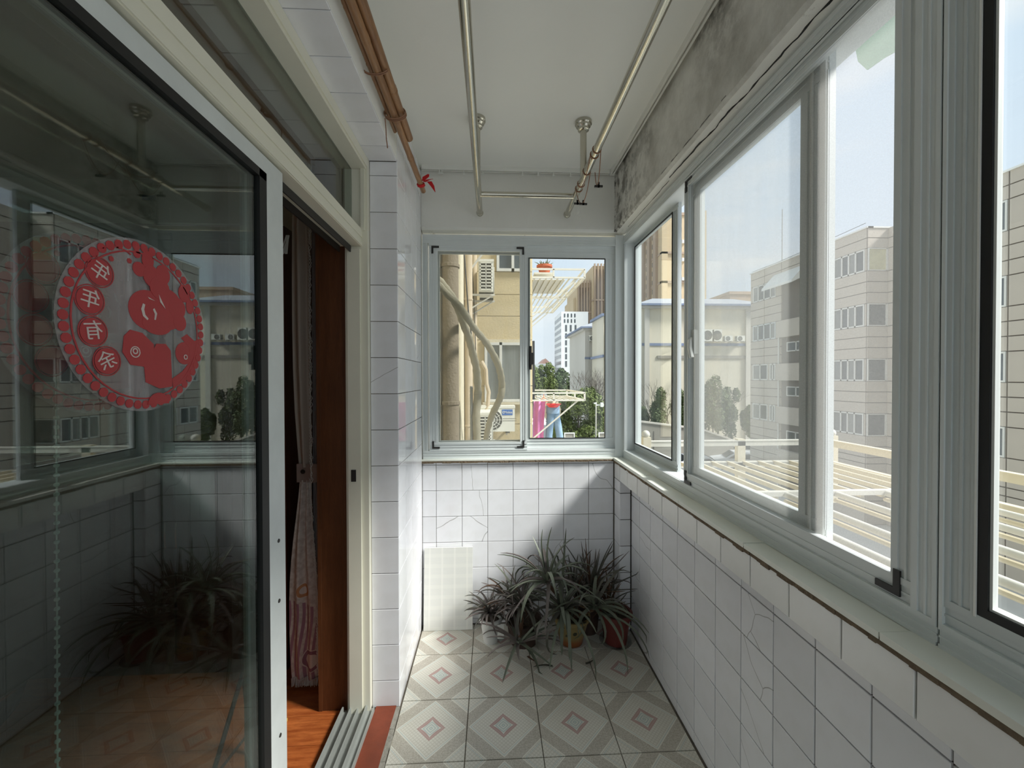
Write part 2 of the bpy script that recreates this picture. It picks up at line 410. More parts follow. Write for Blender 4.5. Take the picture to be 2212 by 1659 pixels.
def lathe(prof, n=24, c=(0, 0, 0)):
    V, Fc = [], []
    for r, z in prof:
        for k in range(n):
            a = 2 * PI * k / n; V.append((c[0] + r * math.cos(a), c[1] + r * math.sin(a), c[2] + z))
    for i in range(len(prof) - 1):
        for k in range(n):
            a, b = i * n + k, i * n + (k + 1) % n
            Fc.append((a, b, b + n, a + n))
    Fc.append(tuple(range(n - 1, -1, -1))); m = (len(prof) - 1) * n; Fc.append(tuple(range(m, m + n)))
    return V, Fc
def ball(c, r, n=14):
    return lathe([(r * math.sin(PI * i / 8) + 1e-4, -r * math.cos(PI * i / 8)) for i in range(9)], n, c)
def xf(g, mat):
    return [tuple(mat @ Vector(v)) for v in g[0]], g[1]
def extr(poly, axis, a, b):
    """polygon in the plane normal to axis ('x': (y,z), 'y': (x,z), 'z': (x,y)) extruded from a to b"""
    def p(q, t):
        return {'x': (t, q[0], q[1]), 'y': (q[0], t, q[1]), 'z': (q[0], q[1], t)}[axis]
    n = len(poly)
    V = [p(q, a) for q in poly] + [p(q, b) for q in poly]
    Fc = [tuple(range(n - 1, -1, -1)), tuple(range(n, 2 * n))] + [(i, (i + 1) % n, (i + 1) % n + n, i + n) for i in range(n)]
    return V, Fc

BASE = {}
def mesh_obj(name, g, mat, smooth=False, orig=(0, 0, 0)):
    me = bpy.data.meshes.new(name)
    ox, oy, oz = orig
    me.from_pydata([(v[0] - ox, v[1] - oy, v[2] - oz) for v in g[0]], [], g[1])
    me.materials.append(mat)
    import bmesh as _b
    bm = _b.new(); bm.from_mesh(me); _b.ops.recalc_face_normals(bm, faces=bm.faces); bm.to_mesh(me); bm.free()
    if smooth:
        me.polygons.foreach_set('use_smooth', [True] * len(me.polygons))
        me.set_sharp_from_angle(angle=math.radians(38))
    return me
def link(name, me, parent=None, loc=(0, 0, 0)):
    o = bpy.data.objects.new(name, me); COL.objects.link(o)
    o.location = loc
    if parent is not None: o.parent = parent
    return o
def wl(o):
    v = Vector((0, 0, 0))
    while o is not None:
        v += o.location; o = o.parent
    return v
def part(name, g, mat, parent, smooth=False, label=None, kind=None):
    b = wl(parent)
    o = link(name, mesh_obj(name, g, mat, smooth, b), parent)
    if label: o['label'] = label
    if kind: o['kind'] = kind
    return o
def tag(o, label, cat, group=None, kind=None):
    o['label'] = label; o['category'] = cat
    if group: o['group'] = group
    if kind: o['kind'] = kind
    return o
def thing(name, label, cat, loc=(0, 0, 0), group=None, kind=None):
    o = bpy.data.objects.new(name, None); COL.objects.link(o); o.location = loc; o.empty_display_size = .05
    return tag(o, label, cat, group, kind)
def solo(name, g, mat, label, cat, group=None, kind=None, smooth=False, orig=None):
    vs_ = g[0]
    if orig is None:
        orig = (sum(v[0] for v in vs_) / len(vs_), sum(v[1] for v in vs_) / len(vs_), min(v[2] for v in vs_))
    o = link(name, mesh_obj(name, g, mat, smooth, orig), None, orig)
    return tag(o, label, cat, group, kind)
def struct(name, g, mat, label, cat):
    o = link(name, mesh_obj(name, g, mat))
    return tag(o, label, cat, kind='structure')

ORI = {'floor': Matrix(((1, 0, 0), (0, 1, 0), (0, 0, 1))).transposed(),
       'back': Matrix(((1, 0, 0), (0, 0, 1), (0, -1, 0))).transposed(),
       'left': Matrix(((0, 1, 0), (0, 0, 1), (1, 0, 0))).transposed(),
       'right': Matrix(((0, -1, 0), (0, 0, 1), (-1, 0, 0))).transposed(),
       'soffit': Matrix(((1, 0, 0), (0, -1, 0), (0, 0, -1))).transposed()}
TM = {}
def tile_mesh(w, h, t, mat, ch=.0012):
    key = (round(w, 3), round(h, 3), t, mat.name)
    if key not in TM:
        a, b = w / 2, h / 2
        V = [(-a, -b, 0), (a, -b, 0), (a, b, 0), (-a, b, 0), (-a, -b, t - ch), (a, -b, t - ch), (a, b, t - ch), (-a, b, t - ch),
             (-a + ch, -b + ch, t), (a - ch, -b + ch, t), (a - ch, b - ch, t), (-a + ch, b - ch, t)]
        Fc = [(8, 9, 10, 11)]
        for i in range(4):
            j = (i + 1) % 4
            Fc += [(i, j, j + 4, i + 4), (i + 4, j + 4, j + 8, i + 8)]
        TM[key] = mesh_obj('tile', (V, Fc), mat)
    return TM[key]
def piece(name, me, parent, ori, c, tilt=0.0):
    o = link(name, me, parent)
    m3 = ORI[ori]
    if tilt:
        m3 = m3 @ Matrix.Rotation(random.uniform(-tilt, tilt), 3, 'X') @ Matrix.Rotation(random.uniform(-tilt, tilt), 3, 'Y')
    m = m3.to_4x4(); m.translation = Vector(c) - wl(parent)
    o.matrix_local = m
    return o
def tiles(parent, ori, us, vs_, d, mat, t=.006, gap=.0028, name='tile', tilt=.0025, skip=None):
    """grid of tiles between breakpoints us x vs_ on the plane at depth d (d is the wall face behind the tile)"""
    for i in range(len(us) - 1):
        for j in range(len(vs_) - 1):
            u0, u1, v0, v1 = us[i], us[i + 1], vs_[j], vs_[j + 1]
            if u1 - u0 < .012 or v1 - v0 < .012: continue
            if skip and skip((u0 + u1) / 2, (v0 + v1) / 2): continue
            me = tile_mesh(u1 - u0 - gap, v1 - v0 - gap, t, mat)
            a, b = (u0 + u1) / 2, (v0 + v1) / 2
            c = {'floor': (a, b, d), 'soffit': (a, b, d), 'back': (a, d, b), 'left': (d, a, b), 'right': (d, a, b)}[ori]
            piece(name, me, parent, ori, c, tilt)
def grid(a, b, first, step):
    r = [a]; x = first
    while x - step > a + .01: x -= step
    while x < a + .01: x += step
    while x < b - .01: r.append(x); x += step
    return r + [b]

# ================================================================== SETTING
XL, XN, XR, XS = -.41, -.53, .795, .727        # left tiled face, niche/door plane, lower right wall, sill face
YB, YP, YE = 2.393, 1.80, -1.0                 # back wall, front of the left pier, end behind the camera
ZC, ZS, ZB, ZH = 2.67, .97, 2.318, 2.392       # ceiling, sill, beam underside, soffit over the door
T = .006
floor = struct('floor', box(-.43, .86, YE, 2.46, -.12, -T), M['grout'], 'balcony floor of patterned cream and grey tiles', 'floor')
tiles(floor, 'floor', grid(-.405, XR - .006, -.1073, .3012), grid(-.4, YB - .006, 1.5306, .3012), -T, M['floortile'], gap=.0035, tilt=.0015)
ceiling = struct('ceiling', box(-.76, 1.0, YE, 2.55, ZC, ZC + .12), M['plaster'], 'flat white plastered balcony ceiling', 'ceiling')

wb = struct('wall_back', box(-.76, 1.0, YB + T, 2.55, -.12, ZS - .012), M['grout'], 'low white tiled wall below the far window', 'wall')
bx = [XL] + [-.329 + .1505 * i for i in range(8)]
zrows = [0, .029, .181, .333, .485, .637, .789, .941, ZS - .014]
tiles(wb, 'back', bx, zrows, YB + T, M['tile'])
part('sill', box(XL, XS + .05, YB - .012, 2.47, ZS - .012, ZS + .004), M['sill'], wb)
rag = []
x = XL
while x < XS:
    w = random.uniform(.02, .06)
    rag.append(box(x, min(x + w, XS), YB - .0122 - random.uniform(0, .002), YB + .004, ZS - .0135 - random.uniform(0, .004), ZS - .004))
    x += w
part('broken_edge', join(*rag), M['lip'], wb)

wlft = struct('wall_left', join(box(-.755, XL - T, YP + T, 2.55, -.12, ZC), box(-.76, XL - .002, YE, YP + T, ZH + T, ZC), box(-.76, XL - .01, YE, -.9, -.12, ZH + T)),
              M['plaster'], 'left wall with glossy white tiled pier and lintel beside the door', 'wall')
zl = grid(0, ZC - .02, 1.066, .158)
# the pier and lintel need grout behind their tiles
part('grout_backing', join(box(XN, XL - T + .0005, YP + T - .0005, YB, 0, ZC - .03), box(XN - .06, XL - T, YE, YP + T, ZH + T - .0005, ZH + T + .004)), M['grout'], wlft)
tiles(wlft, 'left', [YP, 1.802 + .148, 1.802 + .296, 1.802 + .444, YB - .002], zl, XL - T, M['tile'])
tiles(wlft, 'back', [XN, XL], [z for z in zl if z < ZH - .05] + [ZH], YP + T, M['tile'])
tiles(wlft, 'soffit', [XN - .01, XL], [-.3 + .1525 * i for i in range(14)] + [YP], ZH + T, M['tile'])

wr = struct('wall_right', join(box(XR + T, 1.0, YE, 2.55, -.12, .87), box(XS + T, 1.0, YE, 2.55, .855 + T, ZS - .012), box(XS + T, 1.0, 2.285 + T, 2.55, -.12, .87)),
            M['grout_dark'], 'right wall of white tiles below the long window', 'wall')
yk = [.959 + .1495 * i for i in range(-7, 9)]
tiles(wr, 'right', [y for y in yk if y < 2.2] + [2.285], [0, .048, .195, .341, .488, .634, .78, .856], XR + T, M['tile'], gap=.004)
tiles(wr, 'right', yk + [2.285, YB - .006], [.857, ZS - .016], XS + T, M['tile_band'], tilt=.006, gap=.004)
tiles(wr, 'right', [2.287, YB - .006], [0] + [.029 + .152 * i for i in range(1, 6)] + [.857], XS + T, M['tile'], gap=.004)
tiles(wr, 'back', [XS, XR - .003], [0] + [.029 + .152 * i for i in range(1, 6)] + [.857], 2.285 + T, M['tile'], gap=.004)
tiles(wr, 'soffit', [XS + .003, XR], grid(-.08, 2.28, .959, .1495), .855 + T, M['tile_band'], gap=.004)
ys = [-.1 + .41 * i for i in range(6)] + [YB + .03]
for i in range(len(ys) - 1):
    part('sill_tile', box(XS - .006, XR + .01, ys[i] + .0015, ys[i + 1] - .0015, ZS - .010, ZS + .003 + .0015 * (i % 2)), M['sill'], wr)
rag = []
y = -.1
while y < YB:
    w = random.uniform(.012, .05)
    rag.append(box(XS - .003 - random.uniform(0, .003), XS + .006, y, y + w, ZS - .020 - random.uniform(0, .005), ZS - .006))
    y += w
part('broken_edge', join(*rag), M['lip'], wr)

def rough_beam():
    """L-shaped plaster beam over both windows with a wavy lower arris"""
    V, Fc = [], []
    # path of the inner arris: along back wall from left to right, then along right wall towards the camera
    path = [(x, YB, 'b') for x in [XL + i * (0.735 - XL) / 14 for i in range(14)]]
    path += [(.735, YB, 'c')]
    n = 46
    path += [(.735, YB - (YB - YE) * i / n, 'r') for i in range(1, n + 1)]
    for i, (px, py, k) in enumerate(path):
        j = random.uniform(-.0015, .0015); jz = random.uniform(-.0015, .0015)
        dx, dy = {'b': (0, 1), 'c': (1, 1), 'r': (1, 0)}[k]
        def P(off, z): V.append((px + dx * off, py + dy * off, z))
        P(0, ZC + .01); P(j * .5, 2.5); P(j, ZB + .012); P(.012 + j, ZB + jz); P(.03, ZB - .002 + jz); P(.05, ZB - .008); P(.16, ZB - .01); P(.16, ZC + .01)
    m = 8
    for i in range(len(path) - 1):
        for q in range(m):
            a, b = i * m + q, i * m + (q + 1) % m
            Fc.append((a, b, b + m, a + m))
    return V, Fc
beam = struct('beam', rough_beam(), M['beam'], 'mould stained plaster beam above both windows', 'beam')
rd_ = random.Random(5)
def crack(y0, y1, x, z, amp, r):
    pts = []; y = y0; dx = 0
    while y < y1:
        dx = max(-amp, min(amp, dx + rd_.uniform(-.003, .003))); pts.append((x + dx, y, z)); y += rd_.uniform(.012, .03)
    return tube(pts, [r * rd_.uniform(.5, 1.5) for _ in pts], 5)
part('crack', crack(.75, 1.75, .771, 2.3118, .006, .0022), M['rubber'], beam)
part('crack', crack(1.75, 2.30, .772, 2.3118, .005, .0012), M['rubber'], beam)
part('crack', crack(1.25, 1.75, .7355, 2.335, .0012, .0011), M['rubber'], beam)
wend = struct('wall_end', join(box(-.76, 1.0, YE - .1, YE, -.12, .12), box(-.76, 1.0, YE - .1, YE, 2.55, ZC + .1)), M['plaster'], 'low wall under the added window at the unseen near end of the balcony', 'wall')

# ------------------------------------------------------------------ aluminium windows
def bar(axis, a, b, lo, hi, d0, d1, n='x', ridge=True):
    """frame bar along axis ('y' or 'z' or 'x'); lo/hi across, d0/d1 in depth along n. Two proud ridges give the extruded profile"""
    def bb(l, h, p, q):
        if n == 'x':
            return box(p, q, a, b, l, h) if axis == 'y' else box(p, q, l, h, a, b)
        return box(a, b, p, q, l, h) if axis == 'x' else box(l, h, p, q, a, b)
    w = hi - lo
    if not ridge or w < .02: return bb(lo, hi, d0, d1)
    return join(bb(lo, hi, d0 + .003, d1), bb(lo, lo + w * .16, d0, d0 + .004), bb(lo + w * .42, lo + w * .5, d0 + .001, d0 + .004), bb(hi - w * .26, hi, d0, d0 + .004))
def ring(n, u0, u1, v0, v1, wd, d0, d1, ridge=True):
    """rectangular frame in the plane normal to n; u is the horizontal axis"""
    ha = 'y' if n == 'x' else 'x'
    wl_, wr_, wb_, wt_ = wd if isinstance(wd, tuple) else (wd,) * 4
    return join(bar(ha, u0, u1, v0, v0 + wb_, d0, d1, n, ridge), bar(ha, u0, u1, v1 - wt_, v1, d0, d1, n, ridge),
                bar('z', v0 + wb_, v1 - wt_, u0, u0 + wl_, d0, d1, n, ridge), bar('z', v0 + wb_, v1 - wt_, u1 - wr_, u1, d0, d1, n, ridge))
def pane(n, u0, u1, v0, v1, d, t=.005):
    return box(d, d + t, u0, u1, v0, v1) if n == 'x' else box(u0, u1, d, d + t, v0, v1)
def key(n, u, v, su, sv, d, L=.05, w=.012):
    """L-shaped corner key: arms run su along u and sv along v"""
    def bb(a, b, c, e):
        a, b = sorted((a, b)); c, e = sorted((c, e))
        return box(d - .003, d + .001, a, b, c, e) if n == 'x' else box(a, b, d - .003, d + .001, c, e)
    return join(bb(u, u + su * L, v, v + sv * w), bb(u, u + su * w, v + sv * w, v + sv * L))

# far window
w1 = thing('window_1', 'white aluminium sliding window in the far wall with a mesh sash on its left', 'window', (.17, 2.42, ZS), kind='structure')
part('frame', ring('y', -.405, .775, ZS + .004, 2.29, (.028, .03, .05, .052), 2.402, 2.46), M['alu'], w1)
part('corner_post', box(.737, .80, 2.398, 2.47, ZS + .004, 2.30), M['alu'], w1)
sa = part('screen_sash', ring('y', -.367, .207, 1.022, 2.238, (.050, .042, .050, .042), 2.400, 2.418), M['alu'], w1)
part('screen_mesh', pane('y', -.320, .168, 1.068, 2.20, 2.409, .0015), M['screen_back'], sa)
for u, v, su, sv in ((-.352, 2.222, 1, -1), (.19, 2.222, -1, -1), (-.352, 1.036, 1, 1), (.19, 1.036, -1, 1)):
    part('corner_key', key('y', u, v, su, sv, 2.4005, .044, .011), M['black'], sa)
sb = part('glass_sash', ring('y', .19, .742, 1.026, 2.24, (.03, .062, .062, .075), 2.422, 2.438), M['alu'], w1)
part('gasket', ring('y', .218, .682, 1.086, 2.167, .005, 2.4195, 2.424, False), M['rubber'], sb)
part('pane', pane('y', .219, .681, 1.087, 2.166, 2.428), M['glass'], sb)
part('latch', join(box(.222, .236, 2.405, 2.422, 1.50, 1.64), box(.226, .246, 2.398, 2.408, 1.53, 1.60)), M['black'], sb)
sc_ = part('glass_sash', ring('y', -.36, .23, 1.026, 2.24, .05, 2.442, 2.456), M['alu'], w1)
part('pane', pane('y', -.31, .18, 1.076, 2.19, 2.447), M['glass'], sc_)

# long right window
w2 = thing('window_2', 'long white aluminium sliding window above the right wall', 'window', (.82, 1.5, ZS), kind='structure')
part('frame', ring('x', .677, YB + .01, ZS + .004, 2.29, (.044, .03, .045, .045), .783, .885), M['alu'], w2)
part('track', box(.79, .88, .72, 2.39, ZS + .04, ZS + .05), M['alu_dark'], w2)
sa = part('screen_sash', ring('x', .712, 1.632, 1.012, 2.258, (.050, .034, .052, .040), .786, .806), M['alu'], w2)
part('screen_mesh', pane('x', .762, 1.60, 1.06, 2.222, .796, .0015), M['screen'], sa)
for u, v, su, sv in ((.742, 1.026, 1, 1), (1.622, 1.022, -1, 1), (1.622, 2.25, -1, -1)):
    part('corner_key', key('x', u, v, su, sv, .7862, .05, .013), M['black'], sa)
sb = part('glass_sash', ring('x', .955, 1.645, 1.03, 2.25, (.088, .082, .062, .062), .816, .836), M['alu'], w2)
part('pane', pane('x', 1.04, 1.565, 1.09, 2.19, .824), M['glass_dirty'], sb)
part('edge_strip', join(box(.812, .82, .958, .975, 1.035, 2.245), box(.812, .817, 1.0, 1.006, 1.035, 2.245)), M['white'], sb)
hn = part('handle', join(box(.800, .816, 1.575, 1.615, 1.545, 1.64), tube([(.806, 1.595, 1.61), (.792, 1.592, 1.60), (.788, 1.585, 1.57), (.79, 1.575, 1.53)], .009, 8)), M['white'], sb, True)
sc_ = part('glass_sash', ring('x', 1.81, YB - .004, 1.02, 2.262, (.055, .035, .045, .045), .842, .860), M['alu_dark'], w2)
part('gasket', ring('x', 1.86, YB - .03, 1.06, 2.222, .006, .839, .843, False), M['rubber'], sc_)
part('pane', pane('x', 1.862, YB - .036, 1.064, 2.218, .850), M['glass'], sc_)

# next window, towards the camera
w3 = thing('window_3', 'clear glazed aluminium window at the right edge, nearest the camera', 'window', (.82, 0, ZS), kind='structure')
part('frame', join(ring('x', YE + .02, .673, ZS + .004, 2.29, (.05, .006, .045, .045), .783, .885)), M['alu'], w3)
sa = part('glass_sash', ring('x', -.40, .672, 1.012, 2.262, (.05, .052, .052, .05), .786, .812), M['alu_dark'], w3)
part('gasket', ring('x', -.352, .619, 1.064, 2.212, .014, .7865, .794, False), M['rubber'], sa)
part('glazing_bead', join(box(.7845, .790, .6195, .6225, 1.06, 2.215), ring('x', -.338, .605, 1.078, 2.198, .004, .790, .799, False)), M['white'], sa)
part('pane', pane('x', -.34, .605, 1.078, 2.20, .797), M['glass'], sa)
sb = part('glass_sash', ring('x', YE + .06, -.38, 1.012, 2.262, .05, .84, .86), M['alu_dark'], w3)
part('pane', pane('x', YE + .1, -.42, 1.06, 2.215, .85), M['glass'], sb)

# unseen tall glazing behind the camera, added to let in more sky light
w4 = thing('added_end_window', 'added tall aluminium glazing at the unseen near end, letting in more daylight', 'window', (.2, YE - .05, ZS), kind='structure')
part('frame', ring('y', -.42, .80, .12, 2.55, .05, YE - .08, YE - .02), M['alu'], w4)
part('mullion', box(.17, .23, YE - .07, YE - .03, .17, 2.50), M['alu'], w4)
part('pane', pane('y', -.37, .75, .17, 2.50, YE - .05), M['glass'], w4)

# ------------------------------------------------------------------ sliding door and room behind it
d1 = thing('door_1', 'aluminium framed glass sliding door with transom on the left', 'door', (XN, .6, 0), kind='structure')
part('frame', join(box(-.645, -.53, YE, YP, 2.352, 2.391), box(-.60, -.535, YE, YP, 2.34, 2.354),
                   box(-.625, -.53, YP - .03, YP + .004, .012, 2.352), box(-.613, -.56, YP - .042, YP - .028, .012, 2.0), box(-.556, -.54, YP - .04, YP - .03, 2.08, 2.352)), M['alu_door'], d1)
part('header', join(box(-.648, -.556, YE, YP - .03, 2.012, 2.086), box(-.556, -.552, YE, YP - .03, 2.014, 2.03), box(-.556, -.5525, YE, YP - .03, 2.05, 2.084)), M['alu_door'], d1)
part('header_channel', join(box(-.60, -.596, YE, YP - .04, 1.985, 2.012), box(-.648, -.642, YE, YP - .04, 1.985, 2.012)), M['black'], d1)
part('transom_pane', pane('x', YE, YP - .03, 2.086, 2.34, -.60), M['glass_door'], d1)
part('track', join(box(-.648, -.512, YE, YP - .03, 0, .012), box(-.648, -.642, YE, YP - .03, .012, .034), box(-.612, -.606, YE, YP - .03, .012, .038),
                   box(-.582, -.576, YE, YP - .03, .012, .034), box(-.548, -.542, YE, YP - .03, .012, .038), box(-.518, -.512, YE, YP - .03, .012, .026)), M['track'], d1)
part('strike_plate', box(-.6, -.58, YP - .045, YP - .041, 1.01, 1.06), M['black'], d1)
YS0, YS1 = -.35, 1.136
sa = part('sash', join(box(-.588, -.566, YS1 - .078, YS1, .04, 2.005), box(-.588, -.566, YS0, YS1 - .078, 1.965, 2.005), box(-.588, -.566, YS0, YS1 - .078, .04, .11), box(-.588, -.566, YS0, YS0 + .06, .11, 1.965)), M['alu_lower'], d1)
part('gasket', join(box(-.584, -.5655, YS1 - .110, YS1 - .079, .11, 1.965), box(-.584, -.5655, YS0 + .06, YS1 - .079, 1.945, 1.965), box(-.584, -.5655, YS0 + .06, YS1 - .079, .11, .125)), M['rubber'], sa)
part('pane', pane('x', YS0 + .05, YS1 - .085, .115, 1.96, -.578), M['glass_door'], sa)
for zz in (1.02, .86, .5):
    part('screw', xf(lathe([(.0055, 0), (.0045, .0018)], 10), Matrix.Translation((-.566, YS1 - .035, zz)) @ Matrix.Rotation(PI / 2, 4, 'Y')), M['black'], sa)
sb = part('sash', join(box(-.634, -.616, 1.06, 1.13, .04, 2.005), box(-.634, -.616, -.2, 1.06, 1.965, 2.005), box(-.634, -.616, -.2, 1.06, .04, .11), box(-.634, -.616, -.2, -.14, .11, 1.965)), M['alu_lower'], d1)
part('pane', pane('x', -.14, 1.062, .10, 1.97, -.627), M['glass_door'], sb)

RX, RY = -4.4, 2.62
fr = struct('floor_room', box(RX, -.648, YE, RY, -.12, -.008), M['pot_dark'], 'orange brown plank floor of the dark room', 'floor')
yy = RY; row = 0
PM = {}
while yy > -.9:
    y1, y0 = yy, yy - .142
    xs = [-.65, -.65 - (.55 if row % 2 else 1.05)]
    while xs[-1] > RX + .01: xs.append(max(RX, xs[-1] - 1.22))
    for a, b in zip(xs[:-1], xs[1:]):
        if (a, b) not in PM:
            PM[(a, b)] = mesh_obj('plank', box(b + .0008, a - .0008, -.0702, .0702, -.008, 0), M['woodfloor'], orig=((a + b) / 2, 0, 0))
        link('plank', PM[(a, b)], fr, ((a + b) / 2, (y0 + y1) / 2, random.uniform(-.0006, .0004)))
    yy = y0; row += 1
struct('ceiling_room', box(RX, -.76, YE, RY, ZC, ZC + .1), M['wallpaint'], 'dim cream ceiling of the room behind the glass', 'ceiling')
struct('wall_room_back', box(RX, -.64, RY, RY + .1, -.1, ZC + .1), M['wallpaint'], 'dim cream wall behind the wardrobe', 'wall')
struct('wall_room_left', box(RX - .1, RX, YE, RY, -.1, ZC + .1), M['wallpaint'], 'dim far wall of the room', 'wall')
struct('wall_room_near', box(RX, -.76, YE - .1, YE, -.1, ZC + .1), M['wallpaint'], 'near wall of the room, mostly unseen', 'wall')
cas = struct('trim_1', join(box(-.757, -.616, YP - .006, YP + .03, 0, ZC - .02), box(-.757, -.742, YP - .009, YP - .005, 0, 2.3)), M['casing'], 'brown wood grain door casing behind the sliding track', 'door casing')
th = struct('trim_2', box(-.512, -.425, YE, YP - .002, -.03, .008), M['redpaint'], 'worn red painted threshold strip beside the track', 'threshold')
rag = []; y = -.4
while y < YP - .01:
    w = random.uniform(.02, .06); rag.append(box(-.428, -.405 + random.uniform(-.006, .004), y, min(y + w, YP - .004), -.02, .004 + random.uniform(0, .004))); y += w
part('mortar_edge', join(*rag), M['mortar'], th)
struct('trim_3', box(-.648, -.505, YE, YP, -.12, 0), M['concrete'], 'concrete step under the door track', 'threshold')

# ------------------------------------------------------------------ things in the room
cu = thing('curtain', 'gathered cream curtain with purple wavy stripes and silver fringe, tied beside the casing', 'curtain', (-.875, 1.92, 0))
def drape(zs, x0s, x1s, yc, amp, waves, ph=0, nu=40):
    V, Fc = [], []
    for z, a, b in zip(zs, x0s, x1s):
        for i in range(nu + 1):
            t = i / nu
            V.append((a + (b - a) * t, yc + amp * math.sin(ph + waves * 2 * PI * t + z * .6) * (.5 + .5 * math.sin(t * 3.1)), z))
    m = nu + 1
    for j in range(len(zs) - 1):
        for i in range(nu):
            a = j * m + i; Fc.append((a, a + 1, a + 1 + m, a + m))
    # back sheet for thickness
    n = len(V); V += [(x_, y_ + .004, z_) for x_, y_, z_ in V]; Fc += [tuple(q + n for q in reversed(f)) for f in Fc]
    return V, Fc
zl_ = [.045, .12, .2, .3, .4, .5, .6, .7, .8, .9, .98]
part('printed_panel', drape(zl_, [-.935, -.94, -.943, -.945, -.945, -.942, -.935, -.925, -.912, -.9, -.893], [-.822, -.818, -.815, -.813, -.815, -.82, -.828, -.835, -.84, -.842, -.842], 1.925, .013, 2.2), M['curtain'], cu, True)
zu = [1.04, 1.15, 1.3, 1.5, 1.7, 1.9, 2.1, 2.3, 2.45]
part('upper_panel', drape(zu, [-.897, -.905, -.915, -.922, -.924, -.924, -.922, -.92, -.92], [-.842, -.842, -.843, -.845, -.845, -.845, -.848, -.85, -.85], 1.925, .016, 1.2), M['curtain_plain'], cu, True)
part('sheer_panel', drape([.06, .6, .98, 1.05, 1.5, 2.0, 2.45], [-.85] * 7, [-.788, -.79, -.792, -.792, -.79, -.79, -.79], 1.965, .012, 2.5), M['sheer'], cu, True)
tb = part('tieback', drape([.97, 1.0, 1.04, 1.055], [-.902] * 4, [-.786] * 4, 1.915, .006, 1), M['tieback'], cu, True)
part('button', xf(lathe([(.011, 0), (.008, .004)], 12), Matrix.Translation((-.872, 1.912, 1.02)) @ Matrix.Rotation(PI / 2, 4, 'X')), M['black'], tb, True)
fg = []
for i in range(42):                                    # bottom fringe
    t = i / 41; x = -.935 + .125 * t
    fg.append(tube([(x, 1.922 + .012 * math.sin(14 * t), .055), (x + random.uniform(-.003, .003), 1.922, .012 + random.uniform(0, .012))], .0016, 4, False))
for i in range(150):                                   # edge fringe
    z = .12 + (2.28 - .12) * i / 150
    xe = -.818 - .03 * min(1, max(0, (z - .45) / .5)) if z < 1.0 else -.845 + .006 * math.sin(z * 9)
    if z > 1.0: xe = -.842
    fg.append(tube([(xe, 1.915, z), (xe + .012 + random.uniform(-.004, .006), 1.908, z - .028), (xe + .010, 1.907, z - .045)], .0018, 4, False))
part('fringe', join(*fg), M['fringe'], cu, label='silver twisted fringe', kind='stuff')
part('tassel', join(*[tube([(-.925 + random.uniform(-.006, .006), 1.90, 2.10), (-.945 + random.uniform(-.02, .02), 1.895, 2.02 + random.uniform(-.01, .01))], .003, 4, False) for _ in range(14)]), M['fringe'], cu)

wd = thing('wardrobe', 'dark double door wardrobe with two small bar handles, seen through the glass', 'wardrobe', (-1.9, 2.3, 0))
part('body', box(-3.6, -1.02, 2.06, 2.6, 0, 2.2), M['darkwood'], wd)
for a, b, hx in ((-3.55, -2.98, None), (-2.97, -2.4, None), (-2.39, -1.54, -1.56), (-1.53, -1.05, -1.51)):
    dr = part('door', box(a, b, 2.035, 2.06, .08, 2.15), M['darkwood'], wd)
    if hx:
        part('handle', tube([(hx, 2.035, .63), (hx, 2.012, .64), (hx, 2.008, .70), (hx, 2.012, .76), (hx, 2.035, .77)], .005, 8), M['chrome'], dr, True)
ca = thing('wall_calendar', 'small paper calendar sheets pinned on the room wall above the wardrobe', 'calendar', (-2.1, 2.615, 2.4))
part('sheet', box(-2.14, -2.06, 2.612, 2.618, 2.43, 2.57), M['paper'], ca)
part('header_strip', box(-2.14, -2.06, 2.610, 2.613, 2.545, 2.575), M['blue_eave'], ca)
part('sheet', box(-2.055, -1.98, 2.612, 2.618, 2.43, 2.50), M['paper'], ca)
tbx = thing('plastic_tub', 'dark round plastic tub on the wooden floor behind the glass door', 'tub', (-2.2, 1.72, 0))
part('body', lathe([(.16, 0), (.2, .05), (.23, .16), (.235, .165), (.222, .165), (.19, .06), (.15, .012)], 32, (-2.2, 1.72, 0)), M['lumen_dark'], tbx, True)
part('rim', lathe([(.228, .160), (.24, .163), (.24, .172), (.224, .172)], 32, (-2.2, 1.72, 0)), M['chrome'], tbx, True)
bc = thing('bead_chain', 'beaded blind pull chain hanging behind the glass door', 'blind chain', (-.70, .69, .12))
bd = []; z = 1.62
while z > .16:
    bd.append(lathe([(.0005, -.004), (.0032, -.0022), (.0037, 0), (.0032, .0022), (.0005, .004)], 8, (-.70 - .010 * (1.62 - z), .69, z))); z -= .0155
part('beads', join(*bd), M['white'], bc, True)
part('cord', tube([(-.70, .69, 1.64), (-.70, .69, 1.62), (-.7147, .69, .155)], .0012, 5), M['white'], bc)
st = thing('folding_stand', 'thin dark folding stand legs on the room floor', 'stand', (-.95, 1.45, 0))
for p, q in (((-.93, 1.60, .42), (-.93, 1.28, 0)), ((-.93, 1.54, .45), (-.93, 1.60, 0))):
    part('leg', tube([p, q], .008, 8), M['black'], st, True)
part('brace', tube([(-.93, 1.37, .12), (-.93, 1.575, .10)], .005, 8), M['black'], st, True)
sl = thing('slipper', 'black slipper toe with yellow edge on the plank floor in the doorway', 'slipper', (-.90, 1.74, 0))
part('sole', extr([(-.98, 1.715), (-.89, 1.715), (-.868, 1.728), (-.868, 1.742), (-.89, 1.757), (-.98, 1.757)], 'z', 0, .012), M['slipper'], sl)
part('upper', xf(ball((0, 0, 0), .02), Matrix.Translation((-.935, 1.736, .014)) @ Matrix.Diagonal((2.0, .95, .9, 1))), M['slipper'], sl, True)
part('edge_trim', box(-.88, -.866, 1.724, 1.746, .004, .016), M['yellow'], sl)

